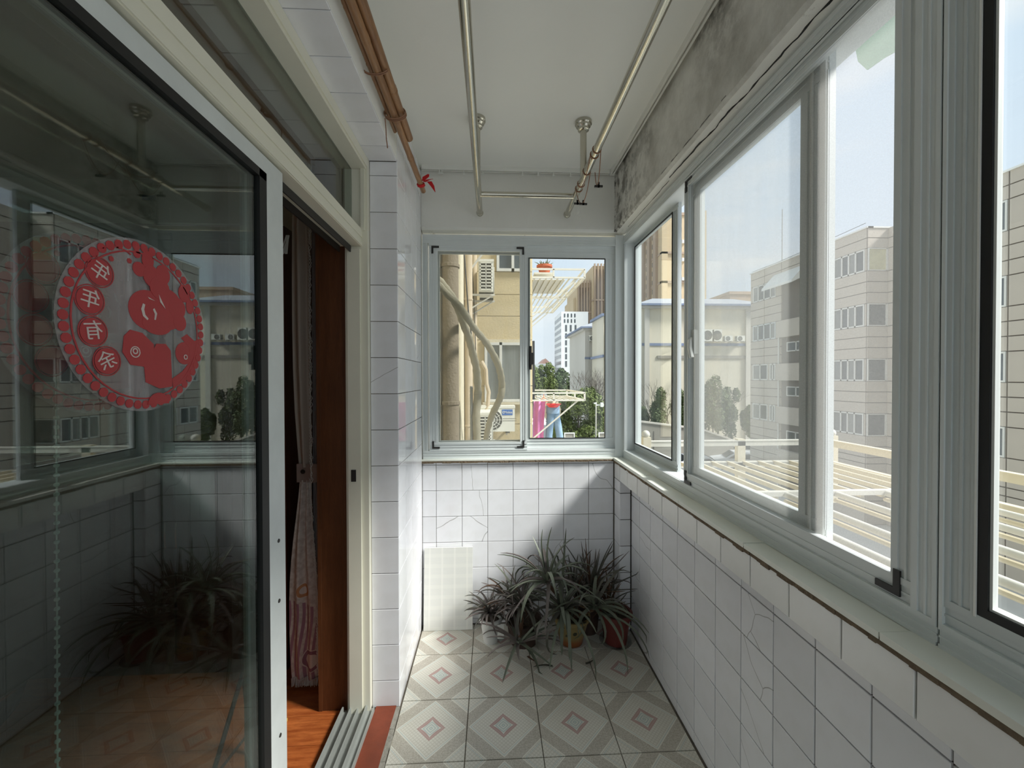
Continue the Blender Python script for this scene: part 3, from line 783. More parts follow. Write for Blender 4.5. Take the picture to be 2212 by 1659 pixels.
# ------------------------------------------------------------------ stickers
def disc2(cx, cy, rx, ry, n=20, a0=0):
    return [(cx + rx * math.cos(a0 + 2 * PI * i / n), cy + ry * math.sin(a0 + 2 * PI * i / n)) for i in range(n)]
def text_geo(s, size, ext=.0004):
    c = bpy.data.curves.new('t', 'FONT'); c.body = s; c.size = size; c.align_x = 'CENTER'; c.align_y = 'CENTER'; c.extrude = ext; c.resolution_u = 3
    o = bpy.data.objects.new('t', c); COL.objects.link(o)
    dg = bpy.context.evaluated_depsgraph_get(); dg.update()
    me = bpy.data.meshes.new_from_object(o.evaluated_get(dg))
    g = [tuple(v.co) for v in me.vertices], [tuple(p.vertices) for p in me.polygons]
    bpy.data.objects.remove(o); bpy.data.curves.remove(c); bpy.data.meshes.remove(me)
    return g
def sticker(name, label, xp, cy, cz, R, red, detail=True):
    st = thing(name, label, 'sticker', (xp, cy, cz), 'round red papercut stickers')
    def sh(nm, polys, d0=.0006, d1=.0012, mat=red):
        gs = [extr([(cy + u * R, cz + v * R) for u, v in pl], 'x', xp + d0 + .00004 * (i % 3), xp + d1 + .00006 * (i % 5)) for i, pl in enumerate(polys)]
        return part(nm, join(*gs), mat, st)
    part('film', extr([(cy + u * R, cz + v * R) for u, v in disc2(0, 0, 1, 1, 64)], 'x', xp, xp + .0005), M['vinyl'], st)
    n = 52
    sh('scalloped_border', [disc2(.925 * math.cos(2 * PI * i / n), .925 * math.sin(2 * PI * i / n), .052, .052, 9) for i in range(n)])
    def annulus(r0, r1, c=(0, 0), n=48, mat=red, nm='ring_line', d0=.0006, d1=.0012):
        gs = []
        for i in range(n):
            a, b = 2 * PI * i / n, 2 * PI * (i + 1) / n
            gs.append([(c[0] + r * math.cos(t), c[1] + r * math.sin(t)) for r, t in ((r0, a), (r1, a), (r1, b), (r0, b))])
        return sh(nm, gs, d0, d1, mat)
    annulus(.845, .862)
    meds = ((-.55, .50, '年', 25), (-.66, .19, '年', 8), (-.63, -.13, '有', -8), (-.48, -.43, '余', -28))
    for u, v, chx, rot in meds:
        sh('medallion', [disc2(u, v, .14, .14, 24)])
        annulus(.15, .16, (u, v), 24)
        if detail:
            g = text_geo(chx, .21 * R)
            m4 = Matrix.Translation((xp + .0016, cy + u * R, cz + v * R)) @ Matrix(((0, 0, 1, 0), (-1, 0, 0, 0), (0, 1, 0, 0), (0, 0, 0, 1))) @ Matrix.Rotation(math.radians(rot), 4, 'Z')
            part('character', xf(g, m4), M['film_pale'], st)
    sh('blossom', [disc2(.05, .80, .085, .11, 16), disc2(-.07, .66, .09, .085, 16), disc2(.10, .62, .12, .13, 16), disc2(.27, .68, .11, .12, 16), disc2(.22, .50, .15, .14, 16)])
    sh('lotus', [disc2(.06, .20, .28, .24, 28), disc2(.34, .26, .26, .26, 24), disc2(.50, .30, .14, .14, 16), disc2(.54, .12, .11, .11, 16), disc2(.18, .05, .22, .13, 20)], .0005, .0010)
    sh('cutout', [[(-.03, .27), (-.055, .20), (-.03, .12), (.03, .08), (.045, .10), (.0, .14), (-.015, .2), (0, .26)], [(.13, .24), (.17, .18), (.15, .10), (.13, .10), (.14, .17), (.11, .22)],
                  [(.20, .42), (.30, .26), (.22, .33)], [(.04, .36), (.14, .33), (.06, .34)]],   .0012, .0017, M['film_pale'])
    sh('carp', [[(-.28, -.14), (-.2, -.06), (-.04, -.08), (.12, -.20), (.13, -.46), (.0, -.48), (-.20, -.46), (-.30, -.32)],
                [(.12, -.26), (.16, -.19), (.30, -.18), (.38, -.26), (.40, -.72), (.20, -.74), (.0, -.66), (-.02, -.46), (.13, -.46)]])
    annulus(.055, .066, (-.14, -.31), 20, M['film_pale'], 'eye_ring',   .0012, .0017); annulus(.022, .036, (-.14, -.30), 16, M['film_pale'], 'eye_ring',   .0012, .0017)
    sh('goldfish', [disc2(.62, -.28, .16, .15, 20), [(.56, -.08), (.66, -.02), (.80, -.10), (.92, -.05), (.90, -.28), (.80, -.50), (.62, -.66), (.42, -.74), (.40, -.62), (.58, -.52), (.72, -.38), (.70, -.2)]], .0005, .0010)
    annulus(.022, .034, (.63, -.33), 16, M['film_pale'], 'eye_ring',   .0012, .0017)
    sh('cloud', [[(.18 + .16 * math.cos(PI * i / 12), -.93 + .14 * math.sin(PI * i / 12)) for i in range(13)]], .0016, .002)
    sh('vine', [[(-.32 + .26 * math.cos(a) - .01, .62 + .2 * math.sin(a)), (-.32 + .26 * math.cos(a + .1), .62 + .2 * math.sin(a + .1)), (-.32 + .275 * math.cos(a + .1), .62 + .215 * math.sin(a + .1)), (-.32 + .275 * math.cos(a), .62 + .215 * math.sin(a))] for a in [1.0 + .1 * i for i in range(22)]] +
        [disc2(-.10, .83, .05, .05, 12), disc2(-.20, .72, .03, .03, 8), disc2(-.42, .68, .03, .03, 8), disc2(.62, .52, .10, .12, 14), disc2(.72, .36, .07, .10, 12)])
    return st
sticker('round_sticker', 'red round papercut sticker on the front glass door pane', -.5725, .70, 1.536, .139, M['red'])
sticker('round_sticker', 'dimmer copy on the rear pane standing for the ghost image of the red sticker, half hidden behind the front sticker', -.6215, .672, 1.535, .139, M['redghost'], False)  # second sticker put in for the ghost image in the glass

# ------------------------------------------------------------------ ceiling clothes rack
ZR = 2.40
ck = thing('clothes_rack', 'stainless steel twin pole clothes rack fixed to the ceiling', 'clothes rack', (.19, 1.93, ZC))
for xp in (-.068, .437):
    pl = part('pole', tube([(xp, -.95, ZR), (xp, 2.345, ZR)], .0165, 20), M['chrome'], ck, True)
    part('end_ball', ball((xp, 2.352, ZR), .021), M['chrome'], pl, True)
    pt = part('post', tube([(xp, 1.93, ZR), (xp, 1.93, ZC - .01)], .0155, 18), M['chrome'], ck, True)
    part('flange', lathe([(.040, 0), (.040, -.014), (.034, -.018), (.034, -.026), (.026, -.032), (.026, -.042), (.0165, -.046)][::-1], 26, (xp, 1.93, ZC)), M['chrome'], pt, True)
part('crossbar', tube([(-.068, 2.115, ZR), (.437, 2.115, ZR)], .014, 18), M['chrome'], ck, True)
cdx = thing('clip_cord', 'thin brown cord with black clips looped over the right rack pole', 'cord', (.437, 1.9, ZR))
def catenary(a, b, sag, n=9):
    a, b = Vector(a), Vector(b)
    return [tuple(a.lerp(b, i / n) - Vector((0, 0, sag * 4 * (i / n) * (1 - i / n)))) for i in range(n + 1)]
part('cord', join(tube(catenary((.437 + .017, 1.68, ZR), (.475, 1.86, ZR - .005), .10), .002, 5), tube(catenary((.454, 1.86, ZR), (.42, 2.03, ZR), .11), .002, 5), tube(catenary((.420, 1.72, ZR), (.42, 1.98, ZR), .06), .002, 5),
                  *[tube([(.437 + .0185 * math.cos(a), yq, ZR + .0185 * math.sin(a)) for a in [i * PI / 6 for i in range(13)]], .002, 5, False) for yq in (1.68, 1.72, 1.86, 1.98, 2.03)]), M['string'], cdx)
for q in ((.468, 1.77, ZR - .115), (.44, 1.945, ZR - .118), (.43, 2.03, ZR - .08)):
    part('clip', join(box(q[0] - .018, q[0] + .018, q[1] - .004, q[1] + .004, q[2], q[2] + .008), box(q[0] - .004, q[0] + .004, q[1] - .004, q[1] + .004, q[2], q[2] + .022)), M['black'], cdx)
cr_ = thing('curtain_rail', 'white ceiling curtain rail along the beam of the right window', 'curtain rail', (.70, 1.0, 2.655))
def railgeo(axis, a, b, c, z):
    def bb(o0, o1, z0, z1): return box(c + o0, c + o1, a, b, z0, z1) if axis == 'y' else box(a, b, c + o0, c + o1, z0, z1)
    return join(bb(-.012, .012, z + .008, z + .015), bb(-.012, -.009, z - .006, z + .008), bb(.009, .012, z - .006, z + .008), bb(-.012, -.004, z - .009, z - .006), bb(.004, .012, z - .009, z - .006))
part('rail', railgeo('y', -.98, 2.37, .708, 2.655), M['pvc_rail'], cr_)
part('end_cap', box(.694, .722, 2.365, 2.38, 2.642, 2.672), M['white'], cr_)
cr2 = thing('curtain_rail', 'white ceiling curtain rail across the far wall above the rack', 'curtain rail', (.15, 2.36, 2.655))
part('rail', railgeo('x', XL + .01, .69, 2.368, 2.655), M['pvc_rail'], cr2)
for gx in (-.30, -.285, -.16, -.05, .18, .27, .36, .46):
    part('glider', join(box(gx - .003, gx + .003, 2.362, 2.372, 2.63, 2.648), box(gx - .006, gx + .006, 2.363, 2.369, 2.624, 2.632)), M['white'], cr2)

# ------------------------------------------------------------------ bamboo poles
def bamboo(label, a, b, r, nodes, mat=M['bamboo']):
    a, b = Vector(a), Vector(b); L = (b - a).length
    pts, rs = [], []
    def add(t, q): pts.append(a.lerp(b, t)); rs.append(r * q)
    add(0, 1)
    for i in range(1, nodes):
        t = i / nodes + random.uniform(-.02, .02); e_ = .006 / L
        for dt, q in ((-3 * e_, .98), (-e_, 1.1), (0, .98), (e_, 1.12), (3 * e_, .99)): add(t + dt, q)
    add(1, .97)
    th_ = thing('bamboo_pole', label, 'bamboo pole', tuple(a.lerp(b, .5)), 'bamboo poles under the ceiling')
    part('culm', tube(pts, rs, 12), mat, th_, True)
    return th_
bamboo('long thin bamboo pole with its end nearest the far window', (-.385, -.6, 2.455), (-.362, 2.185, 2.442), .0135, 9)
bamboo('thick bamboo pole uppermost in the bundle, ending short of the far wall', (-.362, -.6, 2.488), (-.348, 1.75, 2.465), .0165, 7)
bamboo('thinnest bamboo stick on the wall side of the bundle', (-.398, -.6, 2.472), (-.395, 1.70, 2.462), .0075, 8)
tw = thing('binding_twine', 'red and white twine tied round the bamboo bundle', 'twine', (-.37, 1.60, 2.45))
def loop(y, cx, cz, rx, rz, n=18): return [(cx + rx * math.cos(2 * PI * i / n), y + .02 * math.sin(2 * PI * i / n), cz + rz * math.sin(2 * PI * i / n)) for i in range(n + 1)]
for i in range(3): part('loop', tube(loop(1.58 + .008 * i, -.368, 2.463, .040, .036), .0022, 5, False), M['string'], tw)
for i in range(2): part('loop', tube(loop(1.36 + .006 * i, -.378, 2.466, .040, .036), .002, 5, False), M['string'], tw)
part('loose_end', tube([(-.405, 1.58, 2.44), (-.41 + .008, 1.582, 2.40), (-.40, 1.58, 2.36), (-.397, 1.585, 2.33)], .002, 5), M['string'], tw)
rb = thing('red_ribbon', 'red cloth strip knotted round the tip of the long bamboo pole', 'ribbon', (-.36, 2.11, 2.44))
part('knot', join(*[tube(loop(2.11 + .008 * i, -.3625, 2.443, .0165, .0165), .004, 6, False) for i in range(3)]), M['ribbon'], rb, True)
def strip(pts, w):
    V, Fc = [], []
    for i, p in enumerate(pts):
        p = Vector(p); s = w[i]
        V += [(p.x - s, p.y, p.z), (p.x + s, p.y + .004, p.z + .3 * s), (p.x + s, p.y + .006, p.z + .3 * s), (p.x - s, p.y + .002, p.z)]
    for i in range(len(pts) - 1):
        for k in range(4):
            a, b = i * 4 + k, i * 4 + (k + 1) % 4; Fc.append((a, b, b + 4, a + 4))
    return V, Fc
part('tail', join(strip([(-.35, 2.10, 2.455), (-.335, 2.10, 2.475), (-.322, 2.10, 2.49)], [.006, .016, .004]), strip([(-.345, 2.10, 2.45), (-.318, 2.10, 2.452), (-.302, 2.10, 2.43), (-.288, 2.1, 2.40)], [.006, .012, .009, .001]),
                  strip([(-.345, 2.10, 2.45), (-.32, 2.10, 2.462), (-.30, 2.10, 2.466)], [.006, .012, .002])), M['ribbon'], rb)

# ------------------------------------------------------------------ leaning board
lb = solo('leaning_board', xf(box(-.140, .140, -.005, .005, 0, .462), Matrix.Translation((-.256, 2.338, .001)) @ Matrix.Rotation(math.radians(-5.4), 4, 'X')), M['board'], 'cream ribbed tile board leaning in the far left corner', 'board')

# ------------------------------------------------------------------ potted aloes
def leaf_geo(base, az, el, L, w, droop, n=9, twist=0.0):
    V, Fc = [], []
    p = Vector(base); e_ = el; st = L / n
    for i in range(n + 1):
        t = i / n
        d = Vector((math.cos(az) * math.cos(e_), math.sin(az) * math.cos(e_), math.sin(e_)))
        s = Vector((-math.sin(az), math.cos(az), 0))
        nn = s.cross(d)
        if nn.z < 0 and el < PI / 2: nn = -nn
        ww = w * .5 * (1 - t) ** .5 * (1.0 if t > .08 else .85) + .0006
        th_ = ww * .55 + .0005
        V += [tuple(p + s * ww + nn * th_ * .45), tuple(p + nn * th_ * .05), tuple(p - s * ww + nn * th_ * .45), tuple(p - nn * th_)]
        p = p + d * st
        e_ -= droop * st / L * (1.2 if t > .3 else .7) if True else 0
        az += twist / n
        if p.z < .006 and d.z < 0: p.z = .006; e_ = 0.0; droop = 0
        if p.y > 2.372: p.y = 2.372
        if p.x > .715 and p.y > 2.27: p.x = .715
        if p.x > .785: p.x = .785
    for i in range(n):
        for k in range(4):
            a, b = i * 4 + k, i * 4 + (k + 1) % 4; Fc.append((a, b, b + 4, a + 4))
    Fc.append((3, 2, 1, 0)); m = n * 4; Fc.append((m, m + 1, m + 2, m + 3))
    return V, Fc
def rosette(pl, c, n, L, w, el, droop, mats, azs=(0, 2 * PI), seed=0):
    rd = random.Random(seed)
    for i in range(n):
        az = azs[0] + (azs[1] - azs[0]) * ((i * .618) % 1.0) + rd.uniform(-.25, .25)
        t = i / max(1, n - 1)
        e_ = el[0] + (el[1] - el[0]) * t + rd.uniform(-.2, .2)
        b = Vector(c) + Vector((math.cos(az), math.sin(az), 0)) * .006 + Vector((0, 0, .02 * t))
        part('leaf', leaf_geo(b, az, e_, rd.uniform(*L), rd.uniform(*w), rd.uniform(*droop), twist=rd.uniform(-.5, .5)), rd.choice(mats), pl, True)
def pot(pl, c, rb_, rt, h, mat, rim=.006, label=None):
    pb = part('pot', lathe([(rb_, 0), (rb_ + (rt - rb_) * .5, h * .5), (rt - .002, h * .88), (rt + rim, h * .88), (rt + rim, h), (rt - .004, h), (rt - .012, h * .8), (.002, h * .78)], 32, c), mat, pl, True, label=label)
    part('soil', xf(lathe([(rt - .01, 0), (rt * .7, .008), (rt * .3, .012), (.002, .010)], 20), Matrix.Translation((c[0], c[1], c[2] + h * .80))), M['soil'], pl, True)
    return pb
G_ = 'potted aloes in the far corner'
A, B_, C_, D_ = M['leafA'], M['leafB'], M['leafC'], M['leafD']
p1 = thing('potted_aloe', 'small grey aloe in a white pot at the left end of the plant group', 'potted plant', (-.010, 2.235, 0), G_)
pot(p1, (-.010, 2.235, 0), .040, .060, .135, M['pot_white'])
part('paper_strip', box(.025, .06, 2.176, 2.182, .045, .12), M['white'], p1)
rosette(p1, (-.015, 2.225, .15), 36, (.12, .20), (.012, .018), (1.35, .0), (.3, 2.0), [B_, B_, M['leafB'], C_], seed=3)
rosette(p1, (.02, 2.235, .14), 18, (.08, .14), (.011, .016), (1.2, .0), (.3, 1.8), [B_, D_], seed=4)
p2 = thing('potted_aloe', 'sprawling aloe in a dark pot, rosette hanging low between white and glazed pots', 'potted plant', (.17, 2.22, 0), G_)
pot(p2, (.17, 2.225, 0), .075, .095, .125, M['pot_dark'])
part('stem', tube([(.165, 2.20, .1), (.15, 2.12, .155), (.135, 2.06, .12)], .010, 8), D_, p2, True)
rosette(p2, (.130, 2.035, .105), 17, (.17, .30), (.018, .025), (.9, -.35), (.2, 1.2), [A, B_, B_], seed=11)
rosette(p2, (.16, 2.17, .22), 44, (.16, .28), (.013, .019), (1.4, .0), (.6, 2.6), [A, B_, C_], seed=12)
rosette(p2, (.10, 2.24, .20), 38, (.14, .24), (.011, .017), (1.4, .1), (.4, 2.4), [B_, C_, D_], seed=13)
p3 = thing('potted_aloe', 'large green grey aloe in an orange glazed pot near the middle', 'potted plant', (.43, 2.20, 0), G_)
pot(p3, (.43, 2.20, .006), .062, .098, .15, M['pot_glazed'], label='orange and yellow glazed pot with dark marks')
part('saucer', lathe([(.065, 0), (.088, .012), (.09, .016), (.084, .016), (.062, .005)], 28, (.43, 2.20, 0)), M['pot_white'], p3, True)
for q in (((.42, 2.2, .12), (.37, 2.17, .25), (.295, 2.12, .36)), ((.43, 2.2, .12), (.40, 2.12, .20), (.365, 2.08, .235)), ((.44, 2.2, .12), (.5, 2.14, .2), (.525, 2.1, .23))):
    part('stem', tube(q, [.012, .011, .009], 8), D_, p3, True)
rosette(p3, (.292, 2.11, .372), 24, (.20, .34), (.019, .026), (1.45, -.1), (.7, 2.8), [A, A, A, B_], seed=21)
rosette(p3, (.362, 2.07, .242), 24, (.20, .36), (.019, .026), (1.4, -.15), (.8, 3.0), [A, A, C_], seed=22)
rosette(p3, (.53, 2.09, .238), 22, (.20, .34), (.018, .026), (1.4, -.1), (.8, 3.0), [A, A, C_], seed=23)
for b, az, e_, L, dr in (((.292, 2.13, .38), 2.6, 1.25, .27, -.5), ((.30, 2.13, .38), 2.4, 1.4, .29, -.55), ((.30, 2.12, .38), 2.2, 1.05, .24, .2), ((.36, 2.1, .25), 1.0, 1.45, .40, .1), ((.31, 2.10, .37), .2, .8, .20, 1.9), ((.27, 2.10, .38), 3.3, .25, .20, .8), ((.29, 2.09, .38), 3.5, .5, .23, 1.2),
                         ((.36, 2.06, .24), 4.7, .3, .33, 1.9), ((.37, 2.06, .24), 5.1, .2, .36, 1.8), ((.54, 2.07, .24), 5.0, .3, .36, 1.9), ((.55, 2.07, .23), 5.6, .2, .33, 1.6), ((.36, 2.05, .24), 4.3, .1, .30, 1.2)):
    part('leaf', leaf_geo(b, az, e_, L, .019, dr, 12), A, p3, True)
p5 = thing('potted_aloe', 'dark upright aloe at the back against the tiled wall, behind the glazed pot', 'potted plant', (.545, 2.30, 0), G_)
pot(p5, (.545, 2.30, 0), .055, .072, .16, M['pot_dark'])
rosette(p5, (.56, 2.28, .22), 40, (.18, .34), (.012, .018), (1.55, .3), (-.2, 1.3), [C_, C_, B_, D_], seed=31)
rosette(p5, (.47, 2.28, .20), 30, (.16, .32), (.011, .017), (1.55, .4), (-.2, 1.4), [C_, B_, D_], seed=32)
p4 = thing('potted_aloe', 'nearly bare plant in a brick red plastic pot beside the right wall', 'potted plant', (.675, 2.185, 0), G_)
pot(p4, (.672, 2.185, .008), .060, .082, .165, M['pot_red'], rim=.010)
part('saucer', lathe([(.066, 0), (.084, .010), (.087, .014), (.08, .014), (.06, .004)], 28, (.672, 2.185, 0)), M['saucer'], p4, True)
rosette(p4, (.655, 2.20, .16), 16, (.08, .17), (.007, .011), (1.0, .0), (.1, 1.2), [C_, D_], seed=41)
rosette(p4, (.64, 2.22, .17), 12, (.14, .22), (.010, .014), (1.5, .8), (.0, .8), [C_, D_], seed=42)
for i, (x, y, az, L, c) in enumerate(((.30, 2.01, 2.9, .10, 'black curled strip below the hanging rosette'), (.47, 2.02, .2, .05, 'bent dark leaf piece under the glazed pot'), (.18, 2.09, 5.2, .06, 'short brown leaf scrap left of the others'))):
    solo('fallen_leaf', leaf_geo((x, y, .004), az, .12, L, .012, .5, 6, .6), D_ if i == 2 else C_, 'fallen aloe leaf on the floor tiles, ' + c, 'leaf', smooth=True)

# ================================================================== OUTDOORS
GZ = -6.5
struct('ground', box(-60, 120, 3, 320, GZ - .3, GZ), M['asphalt'], 'grey ground of the car park and street far below', 'ground')

def place(root, loc, rz=0):
    root.location = loc; root.rotation_euler = (0, 0, rz)
def bwin(parent, n, u0, u1, v0, v1, d, cuts, glass, fr=.06, mat=None):
    """window of a building: frame with mullions (part) and its panes (sub-parts); faces towards -n"""
    gs = [ring(n, u0, u1, v0, v1, fr, d - .03, d + .06, False)]
    ed = [u0] + [u0 + (u1 - u0) * c for c in cuts] + [u1]
    for e_ in ed[1:-1]: gs.append(bar('z', v0, v1, e_ - fr * .5, e_ + fr * .5, d - .03, d + .06, n, False))
    w = part('window', join(*gs), mat or M['win_frame'], parent)
    gl = glass if isinstance(glass, list) else [glass] * (len(ed) - 1)
    for i in range(len(ed) - 1):
        part('pane', pane(n, ed[i] + fr * .5, ed[i + 1] - fr * .5, v0 + fr * .9, v1 - fr * .9, d + .012, .02), gl[i], w)
    return w
def inside(rects):
    return lambda u, v: any(a < u < b and c < v < d for a, b, c, d in rects)
def panel_rows(parent, ori, a, b, vs_, wins, d, mat, extra=(), t=.04, gap=.045):
    """facade panels laid in rows; only rows that meet a window are cut at its jambs"""
    for v0, v1 in zip(vs_[:-1], vs_[1:]):
        m = (v0 + v1) / 2
        w = [r for r in wins if r[2] < m < r[3]]
        us = sorted({a, b} | {x for x in extra if a < x < b} | {x for r in w for x in (r[0], r[1]) if a < x < b})
        tiles(parent, ori, us, [v0, v1], d, mat, t=t, gap=gap, name='panel', tilt=0, skip=inside(w))

# ---- beige neighbouring building, seen through the far window
bb = thing('apartment_building', 'beige stuccoed neighbouring building with drain pipes beyond the far window', 'building', (-1.0, 8.5, GZ))
part('wall', join(box(-4, .74, 7.72, 16, GZ, 9), box(-4, -.41, 2.9, 7.72, GZ, 9)), M['stucco_pale'], bb)
rects = [(-.14, .66, .98, 2.17), (.09, .70, 3.46, 4.7)]
zz = [-.25, .165, .577, .98, 1.3, 1.7, 2.17, 2.62, 3.03, 3.46, 4.2, 4.7]
panel_rows(bb, 'back', -.40, .765, zz, rects, 7.72, M['stucco_beige'], (), .025, .012)
for z0, z1 in zip(zz[:-1], zz[1:]):
    me = tile_mesh(2.0 - .014, z1 - z0 - .014, .025, M['stucco_beige']); 
    o = link('panel', me, bb); m4 = ORI['left'].to_4x4(); m4.translation = Vector((.74, 8.7, (z0 + z1) / 2)) - wl(bb); o.matrix_local = m4
bwin(bb, 'y', -.14, .66, 1.0, 2.12, 7.675, (.38,), [M['mid_glass'], M['mid_glass']], .05)
part('window_head', box(-.18, .70, 7.66, 7.73, 2.12, 2.18), M['stucco_pale'], bb)
part('window_sill', box(-.18, .70, 7.62, 7.73, .95, .995), M['stucco_pale'], bb)
bwin(bb, 'y', .09, .70, 3.46, 4.65, 7.675, (.5,), M['dark_glass'], .05)
part('casement', join(ring('x', 7.75, 8.30, 1.02, 2.16, .05, .775, .815, False)), M['black'], bb)
for (a, b, z0, z1) in ((-.425, -.395, GZ, 9),):
    part('corner_strip', box(a, b, 5.1, 5.55, z0, z1), M['stucco_pale'], bb)
part('wall_strip', box(-.42, -.385, 3.5, 4.6, .95, 2.45), M['stucco_beige'], bb)
for (x, y, r, mt) in ((-.335, 3.3, .068, 'pipe_grey'), (-.345, 6.0, .060, 'pipe'), (-.315, 7.3, .05, 'pipe')):
    pp = part('drain_pipe', tube([(x, y, GZ), (x, y, 9)], r, 18), M[mt], bb, True)
    for z in ((.62, .9, 1.25, 2.35) if y < 4 else (.75, 2.6)):
        part('pipe_clamp', join(lathe([(r + .004, -.015), (r + .008, -.012), (r + .008, .012), (r + .004, .015)], 18, (x, y, z)), box(-.42, x, y - .01, y + .01, z - .01, z + .01)), M[mt], pp)
part('pipe_bracket', box(-.41, -.33, 5.98, 6.02, .50, .53), M['black'], bb)
part('cable', tube([(-.38, 5.2, 3.4), (-.34, 5.2, 2.9), (-.30, 5.2, 2.3), (-.25, 5.2, 1.9), (-.22, 5.2, 1.55), (-.21, 5.2, .3)], .010, 6), M['black'], bb, True)
part('cable', tube([(-.38, 7.0, 4.2), (-.30, 7.0, 2.6), (-.26, 7.0, 1.2), (-.26, 7.0, .2)], .008, 6), M['black'], bb, True)

def conduit(label, pts, r, near=.58):
    # smooth the polyline, bulge it a little where the wrapping tape overlaps
    P = [Vector(p) for p in pts]; sm = []
    nl = [near + (1 - near) * min(1, max(0, i - 2.5) / 4) for i in range(len(P))]
    P = [Vector((0, 0, H)) + (p - Vector((0, 0, H))) * k for p, k in zip(P, nl)]
    for i in range(len(P) - 1):
        p0, p1, p2_, p3_ = P[max(i - 1, 0)], P[i], P[i + 1], P[min(i + 2, len(P) - 1)]
        for k in range(6):
            t = k / 6
            sm.append(.5 * ((2 * p1) + (p2_ - p0) * t + (2 * p0 - 5 * p1 + 4 * p2_ - p3_) * t * t + (3 * p1 - p0 - 3 * p2_ + p3_) * t ** 3))
    sm.append(P[-1])
    rs = [r * nl[min(len(nl) - 1, i // 6)] * (1.0 + (.10 if i % 3 == 0 else 0) + random.uniform(-.05, .05)) for i in range(len(sm))]
    return solo('wrapped_pipe', tube([tuple(p) for p in sm], rs, 10), M['wrap'], label, 'pipe', 'wrapped air conditioner pipes', smooth=True)
conduit('tape wrapped air conditioner pipe running down beside the drain pipes', [(-.681, 5, 2.684), (-.553, 5, 2.533), (-.442, 5, 2.365), (-.369, 5, 2.168), (-.285, 5, 1.942), (-.235, 5, 1.744), (-.19, 5, 1.545), (-.175, 5, 1.261), (-.195, 5, .977), (-.18, 5, .6), (-.18, 5, -.4)], .047)
conduit('tape wrapped pipe arching across the beige building towards the lower air conditioner', [(-.69, 4.93, 2.63), (-.526, 4.93, 2.449), (-.385, 4.92, 2.309), (-.217, 4.92, 2.055), (-.076, 4.94, 1.886), (.026, 4.96, 1.716), (.094, 5, 1.545), (.122, 5.05, 1.374), (.11, 5.1, 1.232), (.064, 5.3, 1.101), (-.01, 5.6, .919), (-.079, 6.2, .62), (-.10, 6.5, .45)], .042)
solo('corrugated_hose', tube([(-.255, 5.0, 1.35 - .02 * i) for i in range(80)], [.020 if i % 2 else .0165 for i in range(80)], 8), M['hose'], 'grey corrugated drain hose beside the wrapped pipes', 'hose', smooth=True)
solo('wrapped_pipe', tube([(-.19, 7.3, 1.75), (-.11, 7.3, 1.6), (-.10, 7.3, 1.35), (-.06, 7.3, 1.2), (-.08, 7.3, .95), (-.14, 7.3, .8)], .035, 8), M['pipe'], 'cream pipe bundle bent beside the beige building window', 'pipe', 'wrapped air conditioner pipes', smooth=True)

def ac_unit(label, loc, rz, w=.80, d=.28, h=.54, fan=True, badge=False, cells=(2, 8)):
    a = thing('air_conditioner', label, 'air conditioner', (0, 0, 0), 'air conditioner outdoor units')
    cs = join(box(-w / 2, w / 2, -d / 2, d / 2, .03, h), box(-w / 2 - .008, w / 2 + .008, -d / 2 - .008, d / 2 + .008, h - .03, h + .01))
    part('casing', cs, M['ac_white'], a)
    if fan:
        fx = -.10 * w / .8; R = h * .40
        part('fan_opening', xf(lathe([(R, 0), (R, .006)], 28), Matrix.Translation((fx, -d / 2, h * .5)) @ Matrix.Rotation(PI / 2, 4, 'X')), M['ac_dark'], a)
        gr = []
        for q in (.25, .5, .75, 1.0):
            gr.append(tube([(fx + R * q * math.cos(t), -d / 2 - .010, h * .5 + R * q * math.sin(t)) for t in [2 * PI * i / 24 for i in range(25)]], .005, 5, False))
        for i in range(12):
            t = PI * i / 6
            gr.append(tube([(fx + .02 * math.cos(t), -d / 2 - .010, h * .5 + .02 * math.sin(t)), (fx + R * math.cos(t), -d / 2 - .010, h * .5 + R * math.sin(t))], .003, 4, False))
        part('fan_grille', join(*gr), M['ac_white'], a)
    nc, nr = cells
    gs = [box(-w / 2 - .012, -w / 2, -d / 2 + .03 + i * (d - .06) / nc - .006, -d / 2 + .03 + i * (d - .06) / nc + .006, .06, h - .05) for i in range(nc + 1)]
    gs += [box(-w / 2 - .012, -w / 2, -d / 2 + .024, d / 2 - .024, .06 + j * (h - .11) / nr - .009, .06 + j * (h - .11) / nr + .009) for j in range(nr + 1)]
    part('side_recess', box(-w / 2 - .004, -w / 2 + .001, -d / 2 + .03, d / 2 - .03, .06, h - .05), M['ac_dark'], a)
    part('side_grille', join(*gs), M['ac_white'], a)
    for sx_ in (-1, 1):
        part('foot', box(sx_ * w * .32 - .03, sx_ * w * .32 + .03, -d / 2, d / 2, 0, .03), M['ac_dark'], a)
    if badge:
        b = part('badge', box(.10, .29, -d / 2 - .006, -d / 2, h - .155, h - .055), M['ac_blue'], a, label='blue badge with white lettering')
        g = text_geo('Midea', .062, .001)
        part('lettering', xf(g, Matrix.Translation((.21, -d / 2 - .008, h - .105)) @ Matrix.Rotation(PI / 2, 4, 'X')), M['white'], b)
        part('logo_ring', join(*[extr([(.13 + r * math.cos(t), h - .105 + r * math.sin(t)) for r, t in ((.014, t0), (.022, t0), (.022, t0 + .45), (.014, t0 + .45))], 'y', -d / 2 - .009, -d / 2 - .006) for t0 in [.3 + .45 * i for i in range(11)]]), M['white'], b)
        for zz_ in (.22, .26): part('groove', box(.06, .36, -d / 2 - .003, -d / 2, zz_, zz_ + .006), M['ac_dark'], a)
    place(a, loc, rz)
    return a
ac_unit('white air conditioner with blue badge below the beige building window', (.075, 7.42, .46), 0, .66, .28, .48, badge=True)
